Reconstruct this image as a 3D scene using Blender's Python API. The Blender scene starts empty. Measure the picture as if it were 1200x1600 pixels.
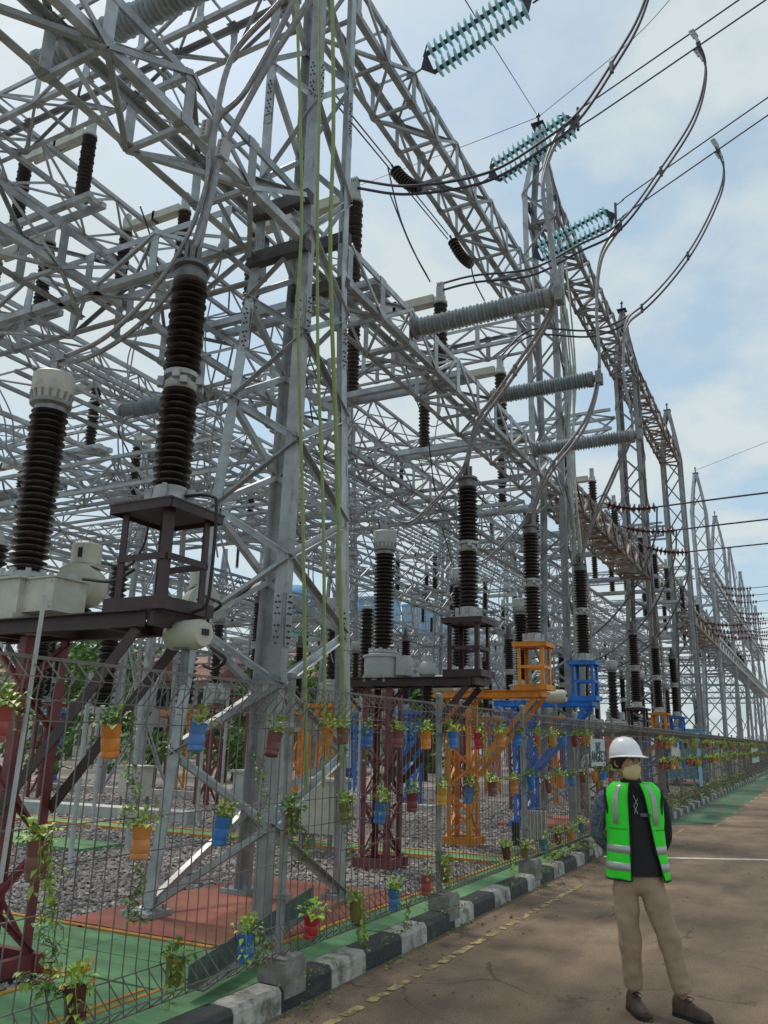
import bpy, math, random
from mathutils import Vector, Matrix
R = math.radians
random.seed(7)
S = bpy.context.scene
COL = S.collection

# ------------------------------------------------------------------ camera
FPX, CXP, CYP, EYE = 1260.0, 600.0, 800.0, 1.70
_r = math.atan(0.0205)
_c, _s = math.cos(_r), math.sin(_r)
_pitch, _yaw = R(15.6922), R(27.7094)
FW = Vector((-math.sin(_yaw)*math.cos(_pitch), math.cos(_yaw)*math.cos(_pitch), math.sin(_pitch)))
RT = Vector((math.cos(_yaw), math.sin(_yaw), 0))
UP = RT.cross(FW)
CAMX = RT*_c + UP*_s
CAMY = UP*_c - RT*_s
cam_d = bpy.data.cameras.new('camera')
cam = bpy.data.objects.new('camera', cam_d)
COL.objects.link(cam)
cam.matrix_world = Matrix(((CAMX.x, CAMY.x, -FW.x, 0), (CAMX.y, CAMY.y, -FW.y, 0), (CAMX.z, CAMY.z, -FW.z, EYE), (0, 0, 0, 1)))
cam_d.sensor_fit = 'VERTICAL'
cam_d.sensor_height = 36.0
cam_d.lens = 36.0*FPX/1600.0
cam_d.clip_start = 0.1
cam_d.clip_end = 4000
S.camera = cam

# ------------------------------------------------------------------ light
SUN_AZ, SUN_EL = R(-70), R(60)        # azimuth from +Y (down the road) towards +X
W = bpy.data.worlds.new('World')
S.world = W
W.use_nodes = True
nt = W.node_tree
nt.nodes.clear()
def N(t, **k):
    n = nt.nodes.new(t)
    for a, v in k.items():
        setattr(n, a, v)
    return n
out = N('ShaderNodeOutputWorld')
bg = N('ShaderNodeBackground')
bg.inputs['Strength'].default_value = 0.10
sky = N('ShaderNodeTexSky', sky_type='NISHITA', sun_disc=False)
sky.sun_elevation = SUN_EL
sky.sun_rotation = SUN_AZ
sky.air_density = 1.0
sky.dust_density = 2.0
sky.ozone_density = 1.0
tc = N('ShaderNodeTexCoord')
sep = N('ShaderNodeSeparateXYZ')
nt.links.new(tc.outputs['Generated'], sep.inputs[0])
zb = N('ShaderNodeMath', operation='ADD'); nt.links.new(sep.outputs['Z'], zb.inputs[0]); zb.inputs[1].default_value = 0.22
zc = N('ShaderNodeMath', operation='MAXIMUM'); nt.links.new(zb.outputs[0], zc.inputs[0]); zc.inputs[1].default_value = 0.12
dx = N('ShaderNodeMath', operation='DIVIDE'); nt.links.new(sep.outputs['X'], dx.inputs[0]); nt.links.new(zc.outputs[0], dx.inputs[1])
dy = N('ShaderNodeMath', operation='DIVIDE'); nt.links.new(sep.outputs['Y'], dy.inputs[0]); nt.links.new(zc.outputs[0], dy.inputs[1])
cmb = N('ShaderNodeCombineXYZ'); nt.links.new(dx.outputs[0], cmb.inputs[0]); nt.links.new(dy.outputs[0], cmb.inputs[1])
cn = N('ShaderNodeTexNoise'); cn.inputs['Scale'].default_value = 2.2; cn.inputs['Detail'].default_value = 9; cn.inputs['Roughness'].default_value = 0.55
nt.links.new(cmb.outputs[0], cn.inputs['Vector'])
cr = N('ShaderNodeValToRGB')
cr.color_ramp.elements[0].position = 0.42; cr.color_ramp.elements[0].color = (0.08,)*3+(1,)
cr.color_ramp.elements[1].position = 0.56; cr.color_ramp.elements[1].color = (0.95,)*3+(1,)
nt.links.new(cn.outputs['Fac'], cr.inputs[0])
mx = N('ShaderNodeMix', data_type='RGBA')
nt.links.new(cr.outputs[0], mx.inputs['Factor'])
hz = N('ShaderNodeMix', data_type='RGBA'); hz.inputs['Factor'].default_value = 0.68
nt.links.new(sky.outputs[0], hz.inputs[6]); hz.inputs[7].default_value = (1.65, 2.3, 2.55, 1)
nt.links.new(hz.outputs[2], mx.inputs[6])
mx.inputs[7].default_value = (2.9, 3.25, 3.3, 1)
nt.links.new(mx.outputs[2], bg.inputs['Color'])
nt.links.new(bg.outputs[0], out.inputs[0])

sun_d = bpy.data.lights.new('sun', 'SUN')
sun_d.energy = 1.5
sun_d.angle = R(10)
sun_d.color = (1.0, 0.93, 0.82)
sun = bpy.data.objects.new('sun', sun_d)
COL.objects.link(sun)
sdir = Vector((math.sin(SUN_AZ)*math.cos(SUN_EL), math.cos(SUN_AZ)*math.cos(SUN_EL), math.sin(SUN_EL)))
sun.rotation_euler = sdir.to_track_quat('Z', 'Y').to_euler()
sun.location = (0, 0, 40)
S.view_settings.view_transform = 'Standard'
S.view_settings.look = 'None'
S.view_settings.gamma = 1.0
S.view_settings.exposure = 1.2
S.view_settings.use_curve_mapping = False

# ------------------------------------------------------------------ survey helper
def bp(px, py, **k):
    """point on the sight line of a surveyed photo position where it meets one world plane"""
    d = FW + CAMX*((px-CXP)/FPX) - CAMY*((py-CYP)/FPX)
    a, v = list(k.items())[0]
    i = 'xyz'.index(a)
    o = Vector((0, 0, EYE))
    return o + d*((v-o[i])/d[i])

# ------------------------------------------------------------------ materials
MATS = {}
def mat(name, col, rough=0.6, metal=0.0, var=0.25, scale=6.0, col2=None, bump=0.0, bscale=60, spot=None, trans=0, emit=None, thr=(0.35, 0.65), spec=None, sss=0, coord='Object', stretch=(1, 1, 1)):
    if name in MATS:
        return MATS[name]
    m = bpy.data.materials.new(name)
    m.use_nodes = True
    t = m.node_tree
    b = t.nodes['Principled BSDF']
    L = t.links.new
    b.inputs['Roughness'].default_value = rough
    b.inputs['Metallic'].default_value = metal
    if spec is not None:
        b.inputs['Specular IOR Level'].default_value = spec
    if trans:
        b.inputs['Transmission Weight'].default_value = trans
    c1 = Vector(col)
    if col2 is None:
        lo = tuple(c1*(1-var)); hi = tuple(c1*(1+var))
    else:
        lo = tuple(col); hi = tuple(col2)
    tcn = t.nodes.new('ShaderNodeTexCoord')
    mp = t.nodes.new('ShaderNodeMapping')
    mp.inputs['Scale'].default_value = stretch
    geo = t.nodes.new('ShaderNodeNewGeometry')
    if coord == 'World':
        L(geo.outputs['Position'], mp.inputs[0])
    else:
        L(tcn.outputs[coord], mp.inputs[0])
    n1 = t.nodes.new('ShaderNodeTexNoise')
    n1.inputs['Scale'].default_value = scale
    n1.inputs['Detail'].default_value = 6
    n1.inputs['Roughness'].default_value = 0.6
    L(mp.outputs[0], n1.inputs['Vector'])
    r1 = t.nodes.new('ShaderNodeValToRGB')
    r1.color_ramp.elements[0].position = thr[0]; r1.color_ramp.elements[0].color = lo+(1,)
    r1.color_ramp.elements[1].position = thr[1]; r1.color_ramp.elements[1].color = hi+(1,)
    L(n1.outputs['Fac'], r1.inputs[0])
    last = r1.outputs[0]
    if spot:
        sc, amt, c, p0, p1 = spot
        n2 = t.nodes.new('ShaderNodeTexNoise')
        n2.inputs['Scale'].default_value = sc
        n2.inputs['Detail'].default_value = 8
        n2.inputs['Roughness'].default_value = 0.65
        L(mp.outputs[0], n2.inputs['Vector'])
        mr = t.nodes.new('ShaderNodeMapRange')
        mr.inputs['From Min'].default_value = p0
        mr.inputs['From Max'].default_value = p1
        mr.inputs['To Max'].default_value = amt
        L(n2.outputs['Fac'], mr.inputs[0])
        mm = t.nodes.new('ShaderNodeMix'); mm.data_type = 'RGBA'
        L(mr.outputs[0], mm.inputs['Factor'])
        L(last, mm.inputs[6])
        mm.inputs[7].default_value = tuple(c)+(1,)
        last = mm.outputs[2]
    L(last, b.inputs['Base Color'])
    if bump:
        n3 = t.nodes.new('ShaderNodeTexNoise')
        n3.inputs['Scale'].default_value = bscale
        n3.inputs['Detail'].default_value = 5
        L(mp.outputs[0], n3.inputs['Vector'])
        bu = t.nodes.new('ShaderNodeBump')
        bu.inputs['Strength'].default_value = bump
        bu.inputs['Distance'].default_value = 0.01
        L(n3.outputs['Fac'], bu.inputs['Height'])
        L(bu.outputs[0], b.inputs['Normal'])
    MATS[name] = m
    return m

GALV = mat('galvanised_steel', (0.385, 0.42, 0.44), 0.48, 0.45, 0.28, 3.0, spot=(9, 0.6, (0.20, 0.175, 0.15), 0.52, 0.75), coord='World')
GALVD = mat('weathered_steel', (0.25, 0.27, 0.28), 0.6, 0.3, 0.25, 3.0, spot=(7, 0.6, (0.16, 0.09, 0.05), 0.5, 0.7), coord='World')
RUST = mat('rusty_steel', (0.17, 0.12, 0.09), 0.8, 0.1, 0.3, 2.0, col2=(0.36, 0.35, 0.33), spot=(6, 0.65, (0.24, 0.11, 0.045), 0.50, 0.70), thr=(0.42, 0.62), coord='World')
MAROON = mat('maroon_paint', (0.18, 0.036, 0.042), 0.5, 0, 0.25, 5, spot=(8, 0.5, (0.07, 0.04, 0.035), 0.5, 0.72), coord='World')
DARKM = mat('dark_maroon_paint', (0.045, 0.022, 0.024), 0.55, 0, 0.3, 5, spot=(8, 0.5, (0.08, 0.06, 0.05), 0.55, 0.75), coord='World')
ORANGE = mat('orange_paint', (0.70, 0.25, 0.018), 0.5, 0, 0.2, 4, spot=(9, 0.5, (0.25, 0.10, 0.03), 0.55, 0.78), coord='World')
BLUE = mat('blue_paint', (0.02, 0.17, 0.60), 0.5, 0, 0.25, 4, spot=(9, 0.4, (0.05, 0.08, 0.14), 0.55, 0.78), coord='World')
BROWNP = mat('brown_porcelain', (0.020, 0.013, 0.011), 0.28, 0, 0.35, 4, spot=(12, 0.35, (0.09, 0.075, 0.06), 0.5, 0.8), coord='World')
REDP = mat('red_porcelain', (0.10, 0.022, 0.014), 0.3, 0, 0.3, 5)
GREYP = mat('grey_porcelain', (0.27, 0.31, 0.33), 0.4, 0, 0.2, 6, spot=(10, 0.5, (0.14, 0.15, 0.15), 0.5, 0.8), coord='World')
GLASS = mat('teal_glass', (0.58, 0.95, 1.0), 0.15, 0, 0.03, 6, trans=0.35)
WHITEP = mat('aged_white_paint', (0.52, 0.51, 0.44), 0.55, 0, 0.12, 4, spot=(7, 0.6, (0.27, 0.24, 0.19), 0.5, 0.75), coord='World')
CREAM = mat('cream_paint', (0.50, 0.49, 0.40), 0.5, 0, 0.10, 5, spot=(8, 0.45, (0.25, 0.24, 0.2), 0.55, 0.8), coord='World')
LGREY = mat('light_grey_paint', (0.42, 0.45, 0.44), 0.5, 0, 0.12, 4, spot=(6, 0.5, (0.22, 0.22, 0.2), 0.5, 0.75), coord='World')
ALU = mat('aluminium_conductor', (0.27, 0.27, 0.28), 0.5, 0.5, 0.2, 20)
CABLE = mat('dark_cable', (0.055, 0.055, 0.075), 0.5, 0.3, 0.2, 20)
BLACK = mat('black_rubber', (0.015, 0.015, 0.016), 0.6)
WIREM = mat('fence_wire', (0.19, 0.18, 0.165), 0.55, 0.4, 0.4, 3, spot=(3, 0.6, (0.12, 0.055, 0.025), 0.5, 0.65), coord='World')
POSTM = mat('fence_post_steel', (0.28, 0.30, 0.29), 0.6, 0.2, 0.25, 6, spot=(8, 0.6, (0.14, 0.11, 0.08), 0.5, 0.75), coord='World')
CONC = mat('concrete', (0.25, 0.24, 0.22), 0.9, 0, 0.3, 6, bump=0.6, bscale=40, spot=(5, 0.7, (0.09, 0.085, 0.075), 0.5, 0.7), coord='World')
FIT = mat('cast_fitting', (0.36, 0.37, 0.36), 0.45, 0.3, 0.2, 8, spot=(9, 0.5, (0.15, 0.14, 0.12), 0.5, 0.75), coord='World')
FITD = mat('dark_fitting', (0.13, 0.13, 0.13), 0.5, 0.4, 0.3, 9)
HOSE = mat('green_hose', (0.24, 0.31, 0.10), 0.5, 0, 0.12, 8)

def objvar(m, lo=0.8, hi=1.18, fade=None, famt=0.0):
    t = m.node_tree; L = t.links.new; bs = t.nodes['Principled BSDF']
    src = bs.inputs['Base Color'].links[0].from_socket
    oi = t.nodes.new('ShaderNodeObjectInfo')
    mr = t.nodes.new('ShaderNodeMapRange'); mr.inputs['To Min'].default_value = lo; mr.inputs['To Max'].default_value = hi; L(oi.outputs['Random'], mr.inputs[0])
    mm = t.nodes.new('ShaderNodeMix'); mm.data_type = 'RGBA'; mm.blend_type = 'MULTIPLY'; mm.inputs['Factor'].default_value = 1
    L(src, mm.inputs[6]); L(mr.outputs[0], mm.inputs[7]); last = mm.outputs[2]
    if fade:
        w = t.nodes.new('ShaderNodeMath'); w.operation = 'MULTIPLY'; L(oi.outputs['Random'], w.inputs[0]); w.inputs[1].default_value = 7.31
        fr = t.nodes.new('ShaderNodeMath'); fr.operation = 'FRACT'; L(w.outputs[0], fr.inputs[0])
        f2 = t.nodes.new('ShaderNodeMath'); f2.operation = 'MULTIPLY'; L(fr.outputs[0], f2.inputs[0]); f2.inputs[1].default_value = famt
        m3 = t.nodes.new('ShaderNodeMix'); m3.data_type = 'RGBA'; L(f2.outputs[0], m3.inputs['Factor']); L(last, m3.inputs[6]); m3.inputs[7].default_value = tuple(fade)+(1,); last = m3.outputs[2]
    L(last, bs.inputs['Base Color'])
for m_ in (GALV, GALVD): objvar(m_, 0.74, 1.18, (0.24, 0.20, 0.16), 0.28)
objvar(RUST, 0.75, 1.3); objvar(BROWNP, 0.7, 1.5); objvar(GREYP, 0.9, 1.1); objvar(ORANGE, .85, 1.08); objvar(BLUE, .85, 1.1)
# ------------------------------------------------------------------ geometry helpers
class MB:
    def __init__(s):
        s.v = []; s.f = []; s.m = []
    def add(s, vs, fs, mi=0):
        n = len(s.v)
        s.v.extend([tuple(v) for v in vs])
        s.f.extend([tuple(i+n for i in f) for f in fs])
        s.m.extend([mi]*len(fs))
    def box(s, c, d, rz=0, mi=0, rot=None):
        c = Vector(c); hx, hy, hz = d[0]/2, d[1]/2, d[2]/2
        M = rot if rot is not None else Matrix.Rotation(rz, 3, 'Z')
        s.add([c + M @ Vector((x, y, z)) for x in (-hx, hx) for y in (-hy, hy) for z in (-hz, hz)],
              [(0, 1, 3, 2), (4, 6, 7, 5), (0, 4, 5, 1), (2, 3, 7, 6), (0, 2, 6, 4), (1, 5, 7, 3)], mi)
    def bar(s, p, q, w, h=None, up=(0, 0, 1), mi=0):
        p = Vector(p); q = Vector(q); h = h or w
        d = (q-p)
        if d.length < 1e-5: return
        d.normalize(); u = Vector(up)
        if abs(d.dot(u)) > 0.97: u = Vector((1, 0, 0))
        a = d.cross(u).normalized(); b = a.cross(d).normalized()
        vs = []
        for e in (p, q):
            for (i, j) in ((-1, -1), (1, -1), (1, 1), (-1, 1)):
                vs.append(e + a*(i*w/2) + b*(j*h/2))
        s.add(vs, [(3, 2, 1, 0), (4, 5, 6, 7), (0, 1, 5, 4), (1, 2, 6, 5), (2, 3, 7, 6), (3, 0, 4, 7)], mi)
    def angle(s, p, q, w, t, a, b):
        """L section from p to q, flanges along unit vectors a and b"""
        p = Vector(p); q = Vector(q); a = Vector(a); b = Vector(b)
        pr = [(0, 0), (w, 0), (w, t), (t, t), (t, w), (0, w)]
        vs = [e + a*x + b*y for e in (p, q) for x, y in pr]
        fs = [(i, (i+1) % 6, (i+1) % 6+6, i+6) for i in range(6)]
        fs += [(0, 3, 2, 1), (0, 5, 4, 3), (6, 7, 8, 9), (6, 9, 10, 11)]
        s.add(vs, fs)
    def tube(s, pts, r, n=6, cap=True, mi=0):
        pts = [Vector(p) for p in pts]
        rs = r if isinstance(r, (list, tuple)) else [r]*len(pts)
        d0 = (pts[1]-pts[0]).normalized()
        u = Vector((0, 0, 1)) if abs(d0.z) < 0.9 else Vector((1, 0, 0))
        a = d0.cross(u).normalized()
        rings = []
        for i, p in enumerate(pts):
            d = (pts[min(i+1, len(pts)-1)] - pts[max(i-1, 0)])
            if d.length < 1e-9: d = d0
            d.normalize()
            a = (a - d*a.dot(d))
            if a.length < 1e-6: a = d.orthogonal()
            a.normalize(); b = d.cross(a)
            rings.append([p + (a*math.cos(k*2*math.pi/n) + b*math.sin(k*2*math.pi/n))*rs[i] for k in range(n)])
        vs = [v for ring in rings for v in ring]
        fs = []
        for i in range(len(pts)-1):
            for k in range(n):
                fs.append((i*n+k, i*n+(k+1) % n, (i+1)*n+(k+1) % n, (i+1)*n+k))
        if cap:
            fs.append(tuple(range(n-1, -1, -1)))
            fs.append(tuple(range((len(pts)-1)*n, len(pts)*n)))
        s.add(vs, fs, mi)
    def lathe(s, prof, o=(0, 0, 0), ax=(0, 0, 1), n=20, mi=0):
        """prof: list of (radius, distance along axis)"""
        o = Vector(o); ax = Vector(ax).normalized()
        a = ax.orthogonal().normalized(); b = ax.cross(a)
        vs = []
        for r, h in prof:
            for k in range(n):
                t = k*2*math.pi/n
                vs.append(o + ax*h + (a*math.cos(t) + b*math.sin(t))*max(r, 1e-4))
        fs = []
        for i in range(len(prof)-1):
            for k in range(n):
                fs.append((i*n+k, i*n+(k+1) % n, (i+1)*n+(k+1) % n, (i+1)*n+k))
        fs.append(tuple(range(n-1, -1, -1)))
        fs.append(tuple(range((len(prof)-1)*n, len(prof)*n)))
        s.add(vs, fs, mi)
    def mesh(s, name, mats, smooth=False):
        me = bpy.data.meshes.new(name)
        me.from_pydata(s.v, [], s.f)
        for m in (mats if isinstance(mats, (list, tuple)) else [mats]):
            me.materials.append(m)
        if any(s.m):
            me.polygons.foreach_set('material_index', s.m)
        if smooth:
            me.polygons.foreach_set('use_smooth', [True]*len(me.polygons))
            try: me.set_sharp_from_angle(angle=R(38))
            except Exception: pass
        me.update()
        return me
    def build(s, name, mats, parent=None, smooth=False, loc=None, kind=None, label=None):
        o = bpy.data.objects.new(name, s.mesh(name, mats, smooth))
        COL.objects.link(o)
        if parent is not None: o.parent = parent
        if loc is not None: o.location = loc
        if kind: o['kind'] = kind
        if label: o['label'] = label
        return o

def tag(o, label, cat, group=None, kind=None):
    o['label'] = label; o['category'] = cat
    if group: o['group'] = group
    if kind: o['kind'] = kind
    return o
def thing(name, label, cat, loc=(0, 0, 0), rz=0, group=None):
    o = bpy.data.objects.new(name, None)
    o.empty_display_size = 0.1
    COL.objects.link(o)
    o.location = loc; o.rotation_euler = (0, 0, rz)
    return tag(o, label, cat, group)
def dup(root, loc=None, rz=None, label=None, group=None, swap=None):
    def cp(o, par):
        c = o.copy(); COL.objects.link(c); c.parent = par
        if swap and c.type == 'MESH' and c.data.materials and c.data.materials[0] in swap:
            key = (c.data.name, swap[c.data.materials[0]].name)
            if key not in SW:
                me = c.data.copy(); me.materials[0] = swap[c.data.materials[0]]; SW[key] = me
            c.data = SW[key]
        for ch in list(o.children): cp(ch, c)
        return c
    r = cp(root, None)
    if loc is not None: r.location = loc
    if rz is not None: r.rotation_euler = (0, 0, rz)
    if label: r['label'] = label
    if group: r['group'] = group
    return r
SW = {}
def struct(o):
    o['kind'] = 'structure'; return o

BARC = {}
def pbar(parent, p, q, w, m, name='brace', up=(0, 0, 1), flat=False, t=None):
    """one steel member as a part: an L section (or a flat) laid from p to q, mesh shared between equal members"""
    p = Vector(p); q = Vector(q); d = q-p; L = d.length
    if L < 0.02: return
    Lr = round(L*20)/20
    key = (Lr, w, flat, m.name)
    if key not in BARC:
        b = MB()
        if flat:
            b.box((0, 0, Lr/2), (w, t or 0.012, Lr))
        else:
            b.angle((-w/2, -w/2, 0), (-w/2, -w/2, Lr), w, max(0.008, w*0.12), (1, 0, 0), (0, 1, 0))
        BARC[key] = b.mesh(name, m)
    d.normalize(); u = Vector(up)
    if abs(d.dot(u)) > 0.98: u = d.orthogonal()
    a = u.cross(d).normalized(); b_ = d.cross(a).normalized()
    o = bpy.data.objects.new(name, BARC[key])
    COL.objects.link(o); o.parent = parent
    s_ = L/Lr
    o.matrix_local = Matrix(((a.x, b_.x, d.x*s_, p.x), (a.y, b_.y, d.y*s_, p.y), (a.z, b_.z, d.z*s_, p.z), (0, 0, 0, 1)))
    return o

# ------------------------------------------------------------------ lattice builders
def lattice(root, frames, leg_w, br_w, m, near, legname='leg', o=(0, 0, 0), posts=None, xfaces=(), mb=None, close=True, legstep=None):
    """frames: list of 4 corner points (in order round the section); legs join equal corners, braces zigzag on the four faces"""
    o = Vector(o); gb = MB(); gus = near and legname != 'column_leg'
    F = [[Vector(c)-o for c in f] for f in frames]
    n = len(F)
    if mb is None:
        for k in range(4):
            b = MB()
            c0 = sum((f for f in F[0]), Vector())/4
            a = (F[0][(k+1) % 4]-F[0][k]).normalized(); c = (F[0][(k-1) % 4]-F[0][k]).normalized()
            ids = [0]+[i for i in range(1, n-1) if ((F[i][k]-F[i-1][k]).normalized()-(F[i+1][k]-F[i][k]).normalized()).length > 0.004]+[n-1]
            for i, j in zip(ids[:-1], ids[1:]):
                if near: b.angle(F[i][k], F[j][k], leg_w, max(0.012, leg_w*0.11), a, c)
                else: b.bar(F[i][k], F[j][k], leg_w)
            b.build(legname, m, root)
        jb = MB()
    else:
        jb = mb
        for k in range(4):
            jb.bar(F[0][k], F[n//2][k], leg_w); jb.bar(F[n//2][k], F[-1][k], leg_w)
    for i in range(n-1):
        for k in range(4):
            k2 = (k+1) % 4
            A, B = F[i][k], F[i][k2]
            C, D = F[i+1][k], F[i+1][k2]
            nrm = (B-A).cross(C-A)
            if nrm.length < 1e-6: continue
            nrm.normalize()
            seg = [(A, D) if (i+k) % 2 == 0 else (B, C)]
            if k in xfaces: seg = [(A, D), (B, C)]
            for p, q in seg:
                if near: pbar(root, p, q, br_w, m, 'brace', nrm)
                else: jb.bar(p, q, br_w, br_w*0.6, nrm)
            if near and gus:
                e_ = (B-A).normalized(); l_ = (C-A).normalized()
                for P_, sg in ((A, 1), (B, -1)):
                    c_ = P_+e_*sg*(0.05)+nrm*0.007*(-1)
                    gb.bar(c_-l_*0.075, c_+l_*0.075, 0.11, 0.006, nrm)
            if posts and (k in posts):
                if near: pbar(root, A, B, posts[k], m, 'batten', nrm, flat=posts[k] > 0.09)
                else: jb.bar(A, B, br_w, br_w*0.5, nrm)
    if gb.v: gb.build('gusset_plates', m, root, kind='stuff')
    if not near and mb is None:
        jb.build('bracing', m, root, kind='stuff')
    return jb

def tower(cx, cy, label, m=GALV, near=True, top=16.8, group=None, simple=False, z0=0.15, wide=1.0, peak=True, leg=0.115, br=0.065, base=((-0.72, -0.62), (0.37, -0.62), (0.33, 0.80), (-0.72, 0.80))):
    loc = (cx, cy, z0)
    bx, by0, by1 = 0.55*wide, 0.62, 0.80
    tx, ty = 0.37*wide, 0.40
    def fr(z):
        if z < 7.0:
            t = max(0, (z-z0)/(7.0-z0)); top4 = ((-tx, -ty), (tx, -ty), (tx, ty), (-tx, ty))
            return [(cx+b_[0]*wide*(1-t)+q_[0]*t, cy+b_[1]*(1-t)+q_[1]*t, z) for b_, q_ in zip(base, top4)]
        elif z <= top-2.2 or not peak:
            hx, h0, h1 = tx, ty, ty
        else:
            t = (z-(top-2.2))/2.2; hx = tx*(1-t)+0.06*t; h0 = h1 = ty*(1-t)+0.06*t
        return [(cx-hx, cy-h0, z), (cx+hx, cy-h0, z), (cx+hx, cy+h1, z), (cx-hx, cy+h1, z)]
    zs = [z0+0.04]; z = z0+0.80
    while z < 6.6: zs.append(z); z += 0.60 if near else 1.12
    zs += [7.0]; z = 7.0+0.85
    step = 0.85 if near else 1.1
    while z < top-0.3: zs.append(z); z += step
    zs.append(top)
    fs = [fr(z) for z in zs]
    if simple:
        b = MB(); lattice(None, fs[::2] if len(fs) % 2 else fs[::2]+[fs[-1]], leg*0.75, br*0.6, m, False, o=loc, mb=b)
        if peak:
            b.box((0, 0, top-z0), (0.3, 0.3, 0.05))
        o = b.build('lattice_tower', m, None, loc=loc)
        return tag(o, label, 'lattice tower', group)
    t = thing('lattice_tower', label, 'lattice tower', loc, 0, group)
    lattice(t, fs, leg, br, m, near, o=loc, posts=None)
    for c in fs[0]:
        b = MB()
        p = Vector(c)-Vector(loc)
        b.box((p.x*0.97, p.y*0.97, 0.03), (0.34, 0.30, 0.05))
        for i in (-1, 1):
            for j in (-1, 1):
                b.lathe([(0.018, 0), (0.018, 0.05)], (p.x*0.97+i*0.12, p.y*0.97+j*0.1, 0.05), n=6)
        b.build('base_plate', m, t)
    if peak:
        b = MB(); b.box((0, 0, top-z0+0.02), (0.32, 0.32, 0.03)); b.lathe([(0.03, 0), (0.03, 0.3), (0.06, 0.32), (0.02, 0.42)], (0, 0, top-z0), n=8)
        b.build('peak_cap', CABLE, t)
    return t

def beam(A, B, w, h, label, m=GALV, near=True, pitch=0.75, chord=0.09, br=0.06, group=None, simple=False, single=True):
    """box lattice girder: A and B are the ends of its bottom centre line, w wide, h deep"""
    A = Vector(A); B = Vector(B); d = (B-A); L = d.length; d.normalize()
    s_ = d.cross(Vector((0, 0, 1))).normalized()
    n = max(2, round(L/pitch))
    fs = []
    for i in range(n+1):
        c = A + (B-A)*(i/n)
        fs.append([c-s_*w/2, c+s_*w/2, c+s_*w/2+Vector((0, 0, h)), c-s_*w/2+Vector((0, 0, h))])
    loc = A
    if simple:
        b = MB(); lattice(None, fs, chord, br, m, False, o=loc, mb=b)
        o = b.build('lattice_beam', m, None, loc=loc)
        return tag(o, label, 'lattice beam', group)
    t = thing('lattice_beam', label, 'lattice beam', loc, 0, group)
    lattice(t, fs, chord, br, m, near, 'chord', o=loc, posts={1: 0.11, 3: 0.11, 0: br, 2: br} if near else None)
    return t

# ------------------------------------------------------------------ insulators
def sheds(L, r, n, core=0.62, cap=0.0):
    p = []
    st = L/n
    for i in range(n):
        z = i*st
        rr = r if i % 2 == 0 else r*0.93
        p += [(r*core, z+0.02*st), (rr*0.98, z+0.42*st), (rr, z+0.52*st), (rr*0.95, z+0.58*st), (r*core, z+0.86*st)]
    return p
MESHC = {}
def cached(key, fn):
    if key not in MESHC: MESHC[key] = fn()
    return MESHC[key]
def inst(name, me, parent, loc=(0, 0, 0), rot=None):
    o = bpy.data.objects.new(name, me); COL.objects.link(o); o.parent = parent; o.location = loc
    if rot: o.rotation_euler = rot
    return o

def flange(b, z, r, h=0.035, n=18, o=(0, 0, 0), ax=(0, 0, 1)):
    b.lathe([(r*0.8, z-0.02), (r, z), (r, z+h), (r*0.8, z+h+0.02)], o, ax, n)

def post_insulator(loc, label, far=False, group=None, s=1.0, sh=14):
    """two stacked brown porcelain columns with metal fittings and a terminal head, base at loc"""
    t = thing('post_insulator', label, 'insulator', loc, 0, group)
    ns = 10 if far else 24
    def pm():
        b = MB(); b.lathe(sheds(0.74, 0.138, sh), (0, 0, 0), n=ns); return b.mesh('porcelain', BROWNP, True)
    me = cached(('pi', far, sh), pm)
    inst('porcelain', me, t, (0, 0, 0.16)); inst('porcelain', me, t, (0, 0, 1.05))
    def fit():
        b = MB()
        b.lathe([(0.115, 0.90), (0.125, 0.915), (0.125, 0.955), (0.09, 0.965), (0.09, 1.0), (0.125, 1.005), (0.125, 1.04), (0.11, 1.05)], n=ns)
        if not far:
            for k in range(4):
                a = k*math.pi/2+0.5
                b.box((0.14*math.cos(a), 0.14*math.sin(a), 0.985), (0.05, 0.05, 0.06), a)
                b.box((0.14*math.cos(a+.4), 0.14*math.sin(a+.4), 0.94), (0.05, 0.05, 0.05), a)
        return b.mesh('middle_fitting', FIT, True)
    inst('middle_fitting', cached(('pf', far), fit), t)
    def bfit():
        b = MB(); b.lathe([(0.136, 0.0), (0.17, 0.02), (0.17, 0.05), (0.12, 0.06), (0.115, 0.16)], n=ns)
        if not far:
            for k in range(4):
                a = k*math.pi/2+0.5; b.box((0.15*math.cos(a), 0.15*math.sin(a), 0.09), (0.05, 0.03, 0.12), a)
        return b.mesh('base_fitting', FIT, True)
    inst('base_fitting', cached(('pb', far), bfit), t)
    def head():
        b = MB()
        b.lathe([(0.10, 1.78), (0.125, 1.80), (0.125, 1.86), (0.10, 1.87), (0.10, 1.90), (0.135, 1.91), (0.135, 1.94), (0.06, 1.95), (0.03, 1.96), (0.03, 2.16)], n=ns)
        for k in range(7):
            a = k*0.9
            b.box((0.055*math.cos(a), 0.055*math.sin(a), 2.02+.02*(k % 3)), (0.015, 0.04, 0.15), a)
        return b.mesh('terminal', FITD, False)
    inst('terminal', cached(('ph', far), head), t)
    return t

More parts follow.
